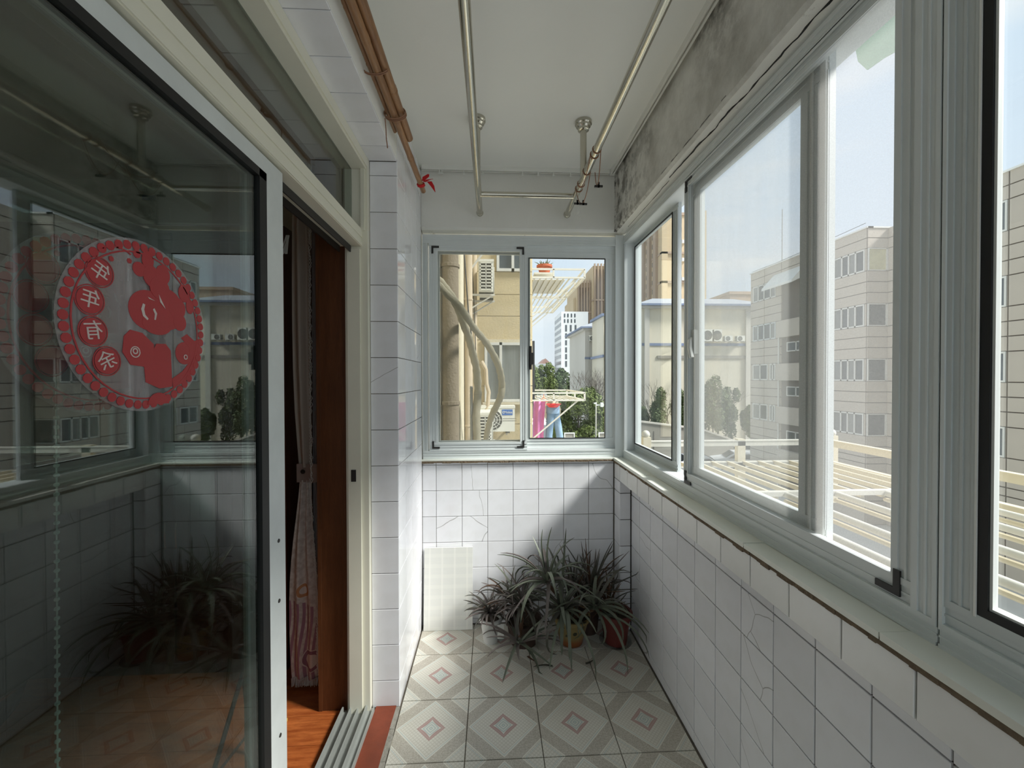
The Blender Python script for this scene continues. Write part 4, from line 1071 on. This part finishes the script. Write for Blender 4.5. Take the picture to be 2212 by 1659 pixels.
ac_unit('white air conditioner seen side-on at the foot of the pipes', (-.115, 6.95, .36), PI / 2, .70, .23, .52)
ac_unit('white air conditioner seen side-on high up beside the top left beige window', (-.095, 6.98, 2.83), PI / 2, .70, .24, .54)
def bracket(label, x0, x1, y0, y1, z):
    b = thing('wall_bracket', label, 'bracket', (x0, y0, z), 'brackets under the air conditioners')
    for y in (y0, y1):
        part('arm', box(x0, x1, y - .015, y + .015, z - .03, z), M['steel_white'], b)
        part('strut', tube([(x0, y, z - .28), (x1 - .03, y, z - .02)], .013, 6), M['steel_white'], b)
    return b
bracket('pale steel bracket carrying the upper air conditioner', -.41, .05, 6.7, 7.25, 2.83)
bracket('steel bracket carrying the side-on lower air conditioner', -.41, .05, 6.72, 7.2, .36)
b_ = thing('wall_bracket', 'steel bracket carrying the badged air conditioner', 'bracket', (.05, 7.7, .46), 'brackets under the air conditioners')
for x in (-.15, .26): part('arm', box(x - .015, x + .015, 7.26, 7.70, .43, .46), M['concrete'], b_)
b_ = thing('wall_bracket', 'pale bracket arm rising from the side wall above the upper air conditioner', 'bracket', (-.41, 6.4, 3.2), 'brackets under the air conditioners')
part('strut', tube([(-.41, 6.4, 3.05), (.02, 6.4, 3.62)], .018, 6), M['steel_white'], b_)
part('arm', box(-.41, .06, 6.38, 6.42, 3.60, 3.64), M['steel_white'], b_)

# ---- window racks on the beige building
def win_rack(label, x0, x1, y0, y1, z0, z1, nslat):
    r = thing('window_rack', label, 'rack', (x0, y0, z0), 'steel window racks on the beige building')
    q = .016
    for z in (z0, z1):
        part('side_rail', box(x0, x1, y0 - q, y0 + q, z - q, z + q), M['steel_white'], r); part('side_rail', box(x0, x1, y1 - q, y1 + q, z - q, z + q), M['steel_white'], r)
        part('front_rail', box(x1 - q, x1 + q, y0, y1, z - q, z + q), M['steel_white'], r)
    for y in (y0, (y0 + y1) / 2, y1):
        part('post', box(x1 - q, x1 + q, y - q, y + q, z0, z1), M['steel_white'], r)
    part('post', box(x0 + .4, x0 + .43, y0 - q, y0 + q, z0, z1), M['steel_white'], r)
    for i in range(nslat):
        x = x0 + (x1 - x0) * (i + .5) / nslat
        part('slat', box(x - .012, x + .012, y0, y1, z0 - .01, z0 + .01), M['steel_white'], r)
    for y in (y0 + .02, y1 - .02):
        part('strut', tube([(x0, y, z0 - .75), (x1 - .12, y, z0)], .016, 6), M['steel_white'], r)
    return r
win_rack('upper white steel window rack carrying the terracotta pot', .765, 1.78, 7.75, 9.6, 3.37, 3.53, 9)
win_rack('upper white steel window rack further along the beige wall', .765, 1.78, 9.75, 11.9, 3.37, 3.53, 9)
win_rack('lower white steel window rack with washing hung from it', .765, 1.78, 7.75, 9.6, 1.02, 1.16, 9)
def small_pot(label, x, y, z, r, h, mat, n, L, seed, box_=False):
    t = thing('potted_plant', label, 'potted plant', (x, y, z))
    if box_: part('planter', join(box(x - r * 1.6, x + r * 1.6, y - r, y + r, z, z + h), box(x - r * 1.7, x + r * 1.7, y - r * 1.1, y + r * 1.1, z + h * .8, z + h)), mat, t)
    else: part('pot', lathe([(r * .62, 0), (r * .9, h * .75), (r * 1.08, h * .78), (r * 1.08, h), (r * .9, h), (.003, h * .8)], 20, (x, y, z)), mat, t, True)
    rd = random.Random(seed)
    for i in range(n):
        az = i * 2.4; e_ = rd.uniform(.7, 1.45); b = Vector((x + rd.uniform(-.5, .5) * r, y + rd.uniform(-.5, .5) * r, z + h * .8)); l = rd.uniform(.6, 1) * L
        p = [b + Vector((math.cos(az) * math.cos(e_), math.sin(az) * math.cos(e_), math.sin(e_))) * (l * k / 3) - Vector((0, 0, .25 * l * (k / 3) ** 2)) for k in range(4)]
        part('leaf', tube([tuple(v) for v in p], [.012, .011, .008, .002], 5), M['folC'], t, True)
small_pot('terracotta pot of yellow green succulents on the upper window rack', 1.075, 8.3, 3.56, .15, .19, M['terracotta'], 18, .24, 5)
solo('plank', box(.85, 1.25, 8.1, 8.5, 3.53, 3.56), M['steel_white'], 'pale board under the terracotta pot on the upper rack', 'board')
small_pot('white planter of grassy leaves hanging under the upper rack by the wall', .90, 9.2, 3.40, .10, .14, M['white'], 14, .30, 6, True)
solo('shelf_board', box(.80, 1.45, 8.0, 9.3, 3.385, 3.40), M['steel_white'], 'white board lying on the slats of the upper window rack', 'board')
# washing
def sheet(name, label, cat, xs0, xs1, zs, y, mat, amp=.02, waves=2.0):
    return solo(name, drape(zs, xs0, xs1, y, amp, waves, nu=18), mat, label, cat, smooth=True)
sheet('pink_garment', 'long pink patterned garment hanging from the lower window rack', 'clothing', [.80, .81, .81, .82, .83], [1.03, 1.02, 1.03, 1.05, 1.06], [.05, .3, .6, .85, 1.0], 8.05, M['pink'], .04, 1.6)
jn = thing('jeans', 'pale blue denim jeans hanging from the lower window rack', 'clothing', (1.22, 8.1, .1))
part('leg', tube([(1.18, 8.1, .78), (1.15, 8.1, .45), (1.12, 8.1, .05)], [.085, .075, .065], 10), M['denim'], jn, True)
part('leg', tube([(1.26, 8.12, .78), (1.33, 8.12, .45), (1.39, 8.12, .05)], [.085, .075, .065], 10), M['denim'], jn, True)
part('waist', tube([(1.22, 8.11, .74), (1.22, 8.11, .90)], [.14, .13], 12), M['denim'], jn, True)
sheet('beige_shirt', 'beige cloth hanging behind the red basin under the lower rack', 'clothing', [1.08, 1.07, 1.09], [1.40, 1.42, 1.36], [.62, .8, .97], 8.3, M['beigecloth'], .03, 1.2)
rbn = thing('basin', 'shallow red plastic basin among the washing under the lower rack', 'basin', (1.21, 8.0, .88))
part('bowl', lathe([(.09, 0), (.15, .06), (.16, .065), (.145, .062), (.085, .008)], 24, (1.21, 8.0, .87)), M['redbasin'], rbn, True)
solo('clothes_hanger', join(tube([(.93, 8.08, .98), (1.03, 8.08, 1.06), (1.13, 8.08, .98), (.93, 8.08, .98)], .007, 6), tube([(1.03, 8.08, 1.06), (1.03, 8.08, 1.12), (1.05, 8.08, 1.14)], .006, 6)), M['orange'], 'orange plastic hanger on the lower window rack', 'hanger', smooth=True)

# ---- white steel terrace rack outside the right window
tr = thing('terrace_rack', 'cream painted steel drying rack with ball topped posts outside the right window', 'rack', (2.2, 2, .7))
for x, y in ((1.385, 3.6), (3.13, 3.6), (3.10, .3)):
    p_ = part('post', box(x - .035, x + .035, y - .035, y + .035, .30, .915), M['steel_paint'], tr)
    part('ball_finial', ball((x, y, .94), .036), M['steel_white'], p_, True)
part('post', box(2.23, 2.30, 3.58, 3.63, .30, .89), M['steel_paint'], tr)
for z in (.88, .685):
    part('end_rail', join(box(1.385, 3.13, 3.58, 3.62, z - .05, z - .008), box(1.385, 3.13, 3.575, 3.625, z - .008, z)), M['steel_white'], tr)
    part('side_rail', join(box(3.08, 3.12, .3, 3.6, z - .06, z - .01), box(3.075, 3.125, .3, 3.6, z - .01, z)), M['steel_paint'], tr)
part('cross_rail', box(1.2, 3.1, 2.53, 2.57, .68, .71), M['steel_white'], tr)
for i in range(13):
    x = 1.27 + .145 * i
    part('slat', box(x - .011, x + .011, 2.55, 3.6, .66, .69), M['steel_paint'], tr)
for x in (1.30, 1.62, 1.90, 2.24, 2.58, 2.86):
    part('tube_rail', tube([(x, .3, .69), (x, 2.55, .69)], .019, 10), M['steel_white'], tr, True)
    part('tube_rail', tube([(x + .008, .3, .645), (x + .008, 2.55, .645)], .014, 8), M['steel_paint'], tr, True)
part('brace', tube([(1.0, .9, .15), (2.6, 2.5, .66)], .02, 6), M['steel_white'], tr)
part('brace', tube([(1.0, 3.4, .15), (1.4, 3.58, .66)], .02, 6), M['steel_paint'], tr)

# ---- window awning outside
aw = thing('awning', 'pale green scalloped awning corner hanging above the right window', 'awning', (1.4, 1.5, 2.9))
part('canopy', extr([(1.02, 3.06), (1.62, 2.90), (1.62, 2.91), (1.02, 3.07)], 'y', 1.40, 1.735), M['awning'], aw)
part('valance', extr([(1.73, 2.905), (1.715, 2.83), (1.672, 2.762), (1.60, 2.755), (1.52, 2.735), (1.40, 2.75), (1.40, 2.905)], 'x', 1.60, 1.606), M['awning'], aw)

# ---- grey panelled building across the yard
gb = thing('apartment_building', 'grey panelled five storey block across the yard with a stepped facade', 'building', (24, 22, GZ))
part('wall', join(box(20.05, 32, 20.83, 30.6, GZ, 9.42), box(21.2, 32, 16.05, 20.83, GZ, 9.42), box(20.05, 32, 9, 16.05, GZ, 9.42)), M['facade_joint'], gb)
wz = [(7.15 - 2.95 * k, 8.35 - 2.95 * k) for k in range(4)]
vz = sorted({GZ, -5.2, -4.6, -4.0, -3.2, 8.9, 9.45} | {z for a, b in wz for z in (a, b)} | {a - .58 * j for a, b in wz for j in (1, 2)})
rA = [(27.8, 30.3, a, b) for a, b in wz]; rB = [(20.95, 22.95, a, b) for a, b in wz]; rS = [(25.2, 27.2, GZ, 8.0)]
panel_rows(gb, 'right', 20.83, 30.6, vz, rA + rB + rS, 20.05, M['facade'], (23.0, 25.15, 27.25, 29.0))
tiles(gb, 'back', [20.02, 21.2], vz, 20.83, M['facade'], t=.04, gap=.045, name='panel', tilt=.002, skip=inside([(20.05, 21.15, a, b) for a, b in wz]))
rC = [(14.9, 15.9, a, b) for a, b in wz]
panel_rows(gb, 'right', 10.2, 16.05, vz, rC, 20.05, M['facade'], (14.85,))
tiles(gb, 'right', [16.05, 18.4, 20.8], vz, 21.2, M['facade'], t=.04, gap=.045, name='panel', tilt=.002)
for k, (a, b) in enumerate(wz):
    if k < 2: bwin(gb, 'x', 27.8, 30.3, a, b, 20.03, (.22, .5, .76), [M['mid_glass'], M['dark_glass'], M['dark_glass'], M['mid_glass']], .09, M['win_frame'] if k != 1 else M['alu_dark'])
    else:
        bwin(gb, 'x', 28.6, 30.3, a, b, 20.03, (.5,), [M['dark_glass'], M['mid_glass']], .10); bwin(gb, 'x', 27.8, 28.4, a, b, 20.03, (.5,), M['mid_glass'], .10)
        part('panel', box(20.0, 20.05, 28.42, 28.58, a, b), M['facade'], gb)
    bwin(gb, 'x', 20.95, 22.95, a, b, 20.03, (.28, .5, .72), [M['dark_glass'], M['mid_glass'], M['dark_glass'], M['mid_glass']], .08)
    bwin(gb, 'y', 20.05, 21.15, a, b, 20.79, (.93,), [M['poster_glass'] if k == 0 else M['dark_glass'], M['dark_glass']], .05)
    bwin(gb, 'x', 14.9, 15.9, a, b, 20.03, (.5,), [M['dark_glass'], M['mid_glass'] if k == 2 else M['dark_glass']], .07)
# stair recess: parapets, back wall windows and the little roof over it
part('recess_wall', box(20.052, 20.07, 25.2, 27.2, GZ, 8.0), M['concrete'], gb)
for k in range(5):
    z0 = 5.15 - 2.95 * k
    part('parapet', box(19.75, 20.05, 25.1, 27.22, z0 - 1.15 + .2, z0 + .2), M['facade'], gb)
for z0 in (3.2, .2, -2.8): bwin(gb, 'x', 25.3, 26.7, z0, z0 + .65, 20.03, (.4,), M['dark_glass'], .07)
part('porch_roof', extr([(19.1, 7.7), (20.05, 8.75), (20.05, 8.0), (19.1, 7.55)], 'y', 25.1, 28.0), M['white'], gb)
part('parapet_cap', join(box(19.95, 20.3, 20.75, 30.65, 9.42, 9.5), box(20.0, 21.3, 20.75, 21.0, 9.42, 9.5), box(19.95, 20.3, 10, 16.1, 9.42, 9.5)), M['white'], gb)
part('drain_pipe', tube([(19.95, 27.4, GZ), (19.95, 27.4, 5.0)], .06, 8), M['win_frame'], gb, True)
part('roof_wire', tube([(20.1, 30.5, 9.6), (20.1, 28, 9.56), (20.1, 25, 9.62), (20.1, 21, 9.75)], .015, 5), M['black'], gb)
part('mast', tube([(20.6, 28.0, 9.4), (20.6, 28.0, 13.4)], .02, 6), M['concrete'], gb)

# ---- cream building with a hipped roof
def hip(parent, x0, x1, y0, y1, ze, zr, ov, mats=None):
    ex0, ex1, ey0, ey1 = x0 - ov, x1 + ov, y0 - ov, y1 + ov
    part('eave', join(box(ex0, ex1, ey0, ey1, ze, ze + .2)), M['blue_eave'], parent)
    part('soffit', box(x0 - ov * .5, x1 + ov * .5, y0 - ov * .5, y1 + ov * .5, ze - .28, ze), M['cream_trim'], parent)
    a = zr - ze - .2; ins = a * 2.6
    b = ze + .2
    V = [(ex0, ey0, b), (ex1, ey0, b), (ex1, ey1, b), (ex0, ey1, b), (ex0 + ins, ey0 + ins, zr), (ex1 - ins, ey0 + ins, zr), (ex1 - ins, ey1 - ins, zr), (ex0 + ins, ey1 - ins, zr)]
    part('roof', (V, [(0, 1, 5, 4), (1, 2, 6, 5), (2, 3, 7, 6), (3, 0, 4, 7), (4, 5, 6, 7), (3, 2, 1, 0)]), M['roof_tile'], parent)
cb = thing('cream_building', 'cream building with grey hipped roof and blue eaves beyond the car park', 'building', (23, 50, GZ))
part('wall', box(16.9, 30.5, 45, 60, GZ, 9.4), M['cream'], cb)
hip(cb, 16.9, 30.5, 45, 60, 9.5, 10.75, .8)
part('blue_band', box(16.85, 30.5, 44.93, 45.05, 5.05, 5.35), M['blue_eave'], cb)
part('grey_band', join(box(18.6, 23.2, 44.9, 45.05, 3.6, 3.95), box(24.0, 30.5, 44.9, 45.05, 3.6, 3.95)), M['concrete'], cb)
for x in (17.1, 28.8): part('pilaster', box(x, x + .55, 44.8, 45.05, GZ, 9.3), M['cream_trim'], cb)
for z in (7.6, 4.9, 1.9, -1.2):
    bwin(cb, 'x', 45.8, 47.0, z, z + 1.7, 16.88, (.5,), M['dark_glass'], .12); bwin(cb, 'x', 48.6, 50.0, z, z + 1.7, 16.88, (.5,), M['dark_glass'], .12)
bwin(cb, 'y', 23.3, 23.9, -3.5, 3.6, 44.96, (), M['mid_glass'], .1)
for i, (x, two) in enumerate(((24.15, True), (25.25, True), (26.5, False), (27.9, False))):
    a = ac_unit(['twin fan', 'second twin fan', 'small single fan', 'right hand single fan'][i] + ' air conditioner on the cream building wall above the blue band', (x, 44.55, 5.5), 0, .9, .5, 1.35 if two else .65, True)
# ---- second hipped building and slab beside it
c2 = thing('cream_building', 'smaller cream building with blue eaves behind bare trees', 'building', (14, 57, GZ))
part('wall', box(12.7, 15.6, 55, 66, GZ, 8.1), M['cream_trim'], c2)
hip(c2, 12.7, 15.6, 55, 66, 8.2, 9.3, .7)
part('blue_band', box(12.65, 15.6, 54.93, 55.0, 4.0, 4.3), M['blue_eave'], c2)
for z in (5.6, 1.9, -1.4): bwin(c2, 'y', 13.9, 15.1, z, z + 1.5, 54.96, (.5,), M['dark_glass'], .12)
ac_unit('white air conditioner high on the smaller cream building', (13.6, 54.6, 6.4), 0, .9, .5, .8)
ac_unit('second white air conditioner on the smaller cream building, next to the first', (14.8, 54.6, 6.9), 0, .8, .5, .8)
c3 = thing('cream_building', 'cream corner bay with blue cornice at the right edge of the far window', 'building', (14.4, 50, GZ))
part('wall', box(13.3, 15.6, 48, 53.5, GZ, 8.8), M['cream'], c3)
part('cornice', join(box(13.0, 15.9, 47.6, 53.6, 8.8, 9.1), box(13.1, 15.8, 47.7, 53.6, 3.9, 4.2)), M['blue_eave'], c3)
bwin(c3, 'y', 13.7, 15.2, 5.3, 7.5, 47.97, (.5,), M['dark_glass'], .12)
bwin(c3, 'y', 13.7, 15.2, .8, 3.0, 47.97, (.5,), M['dark_glass'], .12)
rt = thing('rooftop_block', 'small grey brown rooftop block between the cream and the grey building', 'building', (48, 72, GZ))
part('wall', join(box(43.2, 52, 72, 80, GZ, 16.6), box(43.0, 52.2, 71.8, 80.2, 16.6, 17.1)), M['tower_b'], rt)
bwin(rt, 'y', 44, 46, 13, 15.2, 71.96, (.5,), M['dark_glass'], .2)

# ---- distant towers
def strips(x0, x1, y, n, z0, z1, w, d, mat=None):
    return join(*[box(x0 + (x1 - x0) * (i + .5) / n - w / 2, x0 + (x1 - x0) * (i + .5) / n + w / 2, y - d, y + .05, z0, z1) for i in range(n)])
t1 = thing('tower_block', 'tall tan tower block behind the cream hipped roof', 'building', (57, 130, GZ))
part('wall', box(51, 64.2, 120, 168, GZ, 50.6), M['tower'], t1)
part('cornice', join(box(50.8, 64.4, 119.6, 168, 29.8, 30.5), box(50.8, 64.4, 119.6, 168, 38.6, 39.2), box(50.8, 64.4, 119.7, 168, 50.2, 51.0)), M['tower_b'], t1)
part('pilaster', box(63.4, 64.4, 119.5, 121, GZ, 51.6), M['tower'], t1); part('pilaster', box(50.8, 52.6, 119.6, 121, GZ, 51), M['tower'], t1)
part('windows', join(*[box(x, x + 1.0, 119.9, 120.05, z, z + 1.5) for x in (56.0, 60.5) for z in [8 + 2.85 * i for i in range(15)]]), M['dark_glass'], t1, kind='stuff')
part('side_bays', join(*[box(50.2, 51.05, y, y + 2.2, GZ, 48 + (i % 3)) for i, y in enumerate(range(123, 166, 5))]), M['tower_b'], t1, kind='stuff')
part('side_windows', join(*[box(50.9, 51.0, y, y + 1.4, z, z + 1.5) for y in range(126, 166, 5) for z in [8 + 2.85 * i for i in range(14)]]), M['dark_glass'], t1, kind='stuff')
part('balconies', join(*[box(56.9, 58.2, 119.3, 120, z, z + .9) for z in (13.2, 30.6, 36.4, 41.8)]), M['white'], t1, kind='stuff')
t2 = thing('tower_block', 'taller brown grey tower slab beyond the white building, right of the far window', 'building', (37, 155, GZ))
part('wall', join(box(31.6, 39, 150, 170, GZ, 36.8), box(36.8, 46, 147, 165, GZ, 42.3), box(30.6, 32, 152, 170, GZ, 31.5)), M['tower'], t2)
part('ribs', join(strips(31.6, 36.8, 150, 5, GZ, 37.6, .5, .6), strips(36.8, 44, 147, 6, GZ, 43, .5, .7)), M['tower_b'], t2, kind='stuff')
part('window_bands', join(strips(32, 36.6, 150, 4, GZ, 35, .45, .1), strips(37.5, 44, 147, 5, GZ, 41, .5, .1)), M['bay_brown'], t2, kind='stuff')
part('cornice', join(box(31.4, 37, 149.3, 152, 25.5, 26.1), box(36.6, 46, 146.2, 149, 29.5, 30.1)), M['tower_b'], t2)
wbld = thing('white_building', 'white office block with narrow dark windows in the far distance', 'building', (26, 135, GZ))
part('wall', box(22.27, 31, 130, 144, GZ, 22.8), M['white_bld'], wbld)
fx = lambda px: 22.27 + (px - 1213) * .1503
fz = lambda y: 22.8 - (y - 673) * .148
for x in (475, 503, 533, 562):
    for y0, y1 in ((543, 575), (590, 622)):
        a = fx(1100 + x / 3.95); part('window', box(a - .22, a + .22, 129.93, 130.03, fz(540 + y1 / 3.95), fz(540 + y0 / 3.95)), M['dark_glass'], wbld)
for x in (487, 527, 568):
    for y0, y1 in ((640, 697), (712, 757), (772, 815), (832, 877), (890, 935), (950, 1000)):
        a = fx(1100 + x / 3.95); part('window', box(a - .28, a + .28, 129.93, 130.03, fz(540 + y1 / 3.95), fz(540 + y0 / 3.95)), M['dark_glass'], wbld)
for i in range(9):
    z = fz(690 + 14 * i); part('side_window', box(22.2, 22.3, 130.6, 143.4, z, z + 1.1), M['mid_glass'], wbld)
fr_ = thing('distant_house', 'small pale house with a pinkish roof peeping over the far trees', 'house', (19, 140, GZ))
part('wall', box(15.6, 20.5, 140, 150, GZ, 6.4), M['white_bld'], fr_)
part('roof', extr([(16.5, 6.4), (18.5, 8.2), (20.5, 6.4)], 'y', 140, 150), M['roof_pink'], fr_)

# ---- trees
def tree(name, label, c, rad, n, size, mat, trunk_r=.15, seed=0, blobs=14, group='trees in the yard'):
    rd = random.Random(seed)
    t = thing(name, label, 'tree', (c[0], c[1], GZ), group)
    part('trunk', tube([(c[0], c[1], GZ), (c[0] + .1, c[1], (GZ + c[2]) / 2), (c[0], c[1], c[2] + rad[2] * .3)], [trunk_r, trunk_r * .8, trunk_r * .3], 7), M['bark'], t, True)
    bl = []
    for i in range(blobs):
        u = rd.uniform(-1, 1); a = rd.uniform(0, 2 * PI); q = rd.uniform(.35, .85)
        s = math.sqrt(1 - u * u)
        bl.append((Vector((c[0] + rad[0] * q * s * math.cos(a), c[1] + rad[1] * q * s * math.sin(a), c[2] + rad[2] * q * u)), rd.uniform(.28, .48)))
    V, Fc = [], []
    for i in range(n):
        b, br = rd.choice(bl)
        d = Vector((rd.gauss(0, 1), rd.gauss(0, 1), rd.gauss(0, 1) + .3)).normalized()
        p = b + Vector((d.x * rad[0], d.y * rad[1], d.z * rad[2])) * br * rd.uniform(.7, 1.0)
        nn = (d + Vector((rd.gauss(0, .5), rd.gauss(0, .5), rd.gauss(0, .5)))).normalized()
        u = nn.orthogonal().normalized(); w = nn.cross(u); an = rd.uniform(0, PI)
        u, w = u * math.cos(an) + w * math.sin(an), w * math.cos(an) - u * math.sin(an)
        s = size * rd.uniform(.6, 1.3); k = len(V)
        V += [tuple(p - u * s), tuple(p + w * s * .45), tuple(p + u * s), tuple(p - w * s * .45)]
        Fc.append((k, k + 1, k + 2, k + 3))
    b0 = wl(t)
    me = bpy.data.meshes.new('foliage'); me.from_pydata([(v[0] - b0.x, v[1] - b0.y, v[2] - b0.z) for v in V], [], Fc); me.materials.append(mat)
    o = link('foliage', me, t); o['kind'] = 'stuff'
    return t
tree('evergreen_tree', 'large bushy camphor tree below the washing rack, nearest tree in the far window', (8.5, 40, -2.3), (3.0, 2.5, 3.4), 11000, .16, M['folA'], seed=1, blobs=26)
tree('evergreen_tree', 'lower camphor tree at the right edge of the far window', (10.9, 42, -3.9), (1.6, 2, 2.6), 4500, .16, M['folA'], seed=2)
for i, (x, z, r) in enumerate(((8.0, 1.6, 2.6), (11.2, 2.2, 2.6), (14.2, 2.3, 2.4), (17.0, 1.9, 2.4))):
    tree('evergreen_tree', ['olive green tree first in the distant tree row', 'olive green tree second in the distant tree row', 'dark green tree third in the distant tree row', 'dark tree last in the distant row below the tower'][i], (x, 80 + i, z - 1.8), (r, 2, 3.6), 3500, .26, M['folA'] if i < 2 else M['folB'], .25, 10 + i, group='trees in the distant row')
for i, (x, y, z, rx, rz) in enumerate(((16.9, 40, -2.2, 1.25, 2.7), (15.3, 41.5, -3.0, 1.2, 1.9), (22.2, 40, -1.7, 1.6, 3.1), (24.4, 40.5, -2.2, 1.3, 2.7), (19.6, 40.5, -2.0, 1.3, 2.4), (26.2, 40, -2.8, 1.1, 2.0))):
    tree('evergreen_shrub', ['dark green shrub tree against the cream wall, in the far corner pane', 'low shrub left of the shrub tree in the far corner pane', 'hazy green shrub tree behind the mesh sash, tallest there', 'hazy shrub tree right of the tallest one behind the mesh',
                             'green shrub tree behind the dark sash stile', 'low shrub standing beside the grey block'][i], (x, y, z), (rx, 1.2, rz), 4200, .14, M['folC'], .08, 20 + i, group='shrub trees before the cream building')
def bare_tree(label, base, h, seed, spread=.55, depth=5):
    rd = random.Random(seed); gs = []
    def br(p, d, L, r, k):
        q = p + d * L; m = p + d * L * .5 + Vector((rd.uniform(-1, 1), rd.uniform(-1, 1), 0)) * L * .05
        gs.append(tube([tuple(p), tuple(m), tuple(q)], [r, r * .85, r * .7], 4, False))
        if k == 0: return
        for _ in range(rd.choice((2, 3))):
            nd = (d + Vector((rd.uniform(-1, 1), rd.uniform(-1, 1), rd.uniform(-.1, .6))) * spread).normalized()
            br(q, nd, L * rd.uniform(.6, .85), r * .62, k - 1)
    t = thing('bare_tree', label, 'tree', tuple(base), 'bare winter trees')
    br(Vector(base), Vector((rd.uniform(-.08, .08), 0, 1)), h * .28, h * .013, depth + 1)
    part('branches', join(*gs), M['bark'], t)
for i, (x, y, h_) in enumerate(((10.9, 45, 9.2), (11.7, 46, 9.8), (10.1, 47, 8.6), (12.5, 44.5, 8.2))):
    bare_tree(['leafless tree', 'tallest leafless tree', 'leafless tree farthest left', 'low leafless tree'][i] + ' in front of the smaller cream building', (x, y, GZ), h_, 50 + i)
for i, (x, y, h_) in enumerate(((17.3, 42, 7.6), (19.0, 42.5, 7.8), (22.6, 42.5, 8.0), (24.0, 42, 7.0))):
    bare_tree(['leafless tree by the left corner of the cream building', 'second leafless tree before the cream wall', 'leafless tree rising behind the hazy shrubs', 'smallest leafless tree before the cream wall'][i], (x, y, GZ), h_, 60 + i)

# ---- yard details
rw = thing('retaining_wall', 'grey concrete ramp wall below the shrub trees', 'wall', (17, 37, GZ))
part('wall', extr([(12.5, GZ), (12.5, -2.55), (19.8, -3.5), (23, -4.6), (23, GZ)], 'y', 37.6, 38.0), M['concrete'], rw)
part('coping', extr([(12.4, -2.55), (12.4, -2.40), (19.8, -3.35), (23, -4.45), (23, -4.6), (19.8, -3.5)], 'y', 37.5, 38.1), M['cream_trim'], rw)
for x in (15.2, 18.3): part('joint', box(x, x + .06, 37.57, 37.62, GZ, -3.6), M['facade_joint'], rw)
def car(label, x, y, rz):
    c = thing('car', label, 'car', (0, 0, 0), 'white cars in the car park')
    prof = [(-2.2, .35), (-2.2, .85), (-1.95, 1.0), (-1.35, 1.45), (.35, 1.48), (1.05, 1.02), (2.0, .85), (2.2, .6), (2.2, .35)]
    part('body', extr(prof, 'y', -.88, .88), M['car_white'], c)
    part('side_window', join(extr([(-1.75, 1.0), (-1.28, 1.38), (.28, 1.40), (.85, 1.02)], 'y', -.895, -.87), extr([(-1.75, 1.0), (-1.28, 1.38), (.28, 1.40), (.85, 1.02)], 'y', .87, .895)), M['car_glass'], c)
    part('windscreen', extr([(.42, 1.46), (1.04, 1.05), (1.07, 1.08), (.45, 1.49)], 'y', -.75, .75), M['car_glass'], c)
    part('rear_window', extr([(-1.94, 1.04), (-1.40, 1.45), (-1.43, 1.48), (-1.97, 1.07)], 'y', -.75, .75), M['car_glass'], c)
    for wx in (-1.4, 1.35):
        for wy in (-.8, .8):
            part('wheel', xf(lathe([(.32, -.1), (.33, 0), (.32, .1)], 16), Matrix.Translation((wx, wy, .33)) @ Matrix.Rotation(PI / 2, 4, 'X')), M['tyre'], c, True)
    place(c, (x, y, GZ), rz)
car('white car parked nearest under the end rail of the rack', 21.4, 34.5, PI * .9)
car('white car parked behind the nearest white car', 24.2, 39.0, PI * .92)
car('white car half hidden by the dark sash stile', 16.4, 33.0, PI * .97)
lp = thing('lamp_post', 'thin white lamp post with camera arms before the camphor trees', 'lamp post', (7.75, 30, GZ))
part('pole', tube([(7.75, 30, GZ), (7.75, 30, -.35)], .045, 8), M['steel_white'], lp)
part('arm', join(box(7.75, 8.35, 29.97, 30.03, -.62, -.54), box(8.1, 8.3, 29.9, 30.1, -.72, -.4), box(7.6, 7.8, 29.95, 30.05, -.5, -.4)), M['white'], lp)
for i, x in enumerate((4.79, 6.95)):  # small white metal frames, each with a plate and a ground post
    g_ = thing('guard_frame', 'small white metal frame in front of the camphor trees, ' + ('left one below the jeans' if i == 0 else 'right one at the sash edge'), 'sign', (x, 25, GZ))
    part('frame', ring('y', x - .33, x + .33, -2.3, -1.95, .06, 24.97, 25.03, False), M['white'], g_)
    part('plate', box(x - .28, x + .28, 25.0, 25.02, -2.25, -2.0), M['concrete'], g_)
    part('post', tube([(x, 25.05, GZ), (x, 25.05, -1.95)], .04, 8), M['steel_white'], g_)
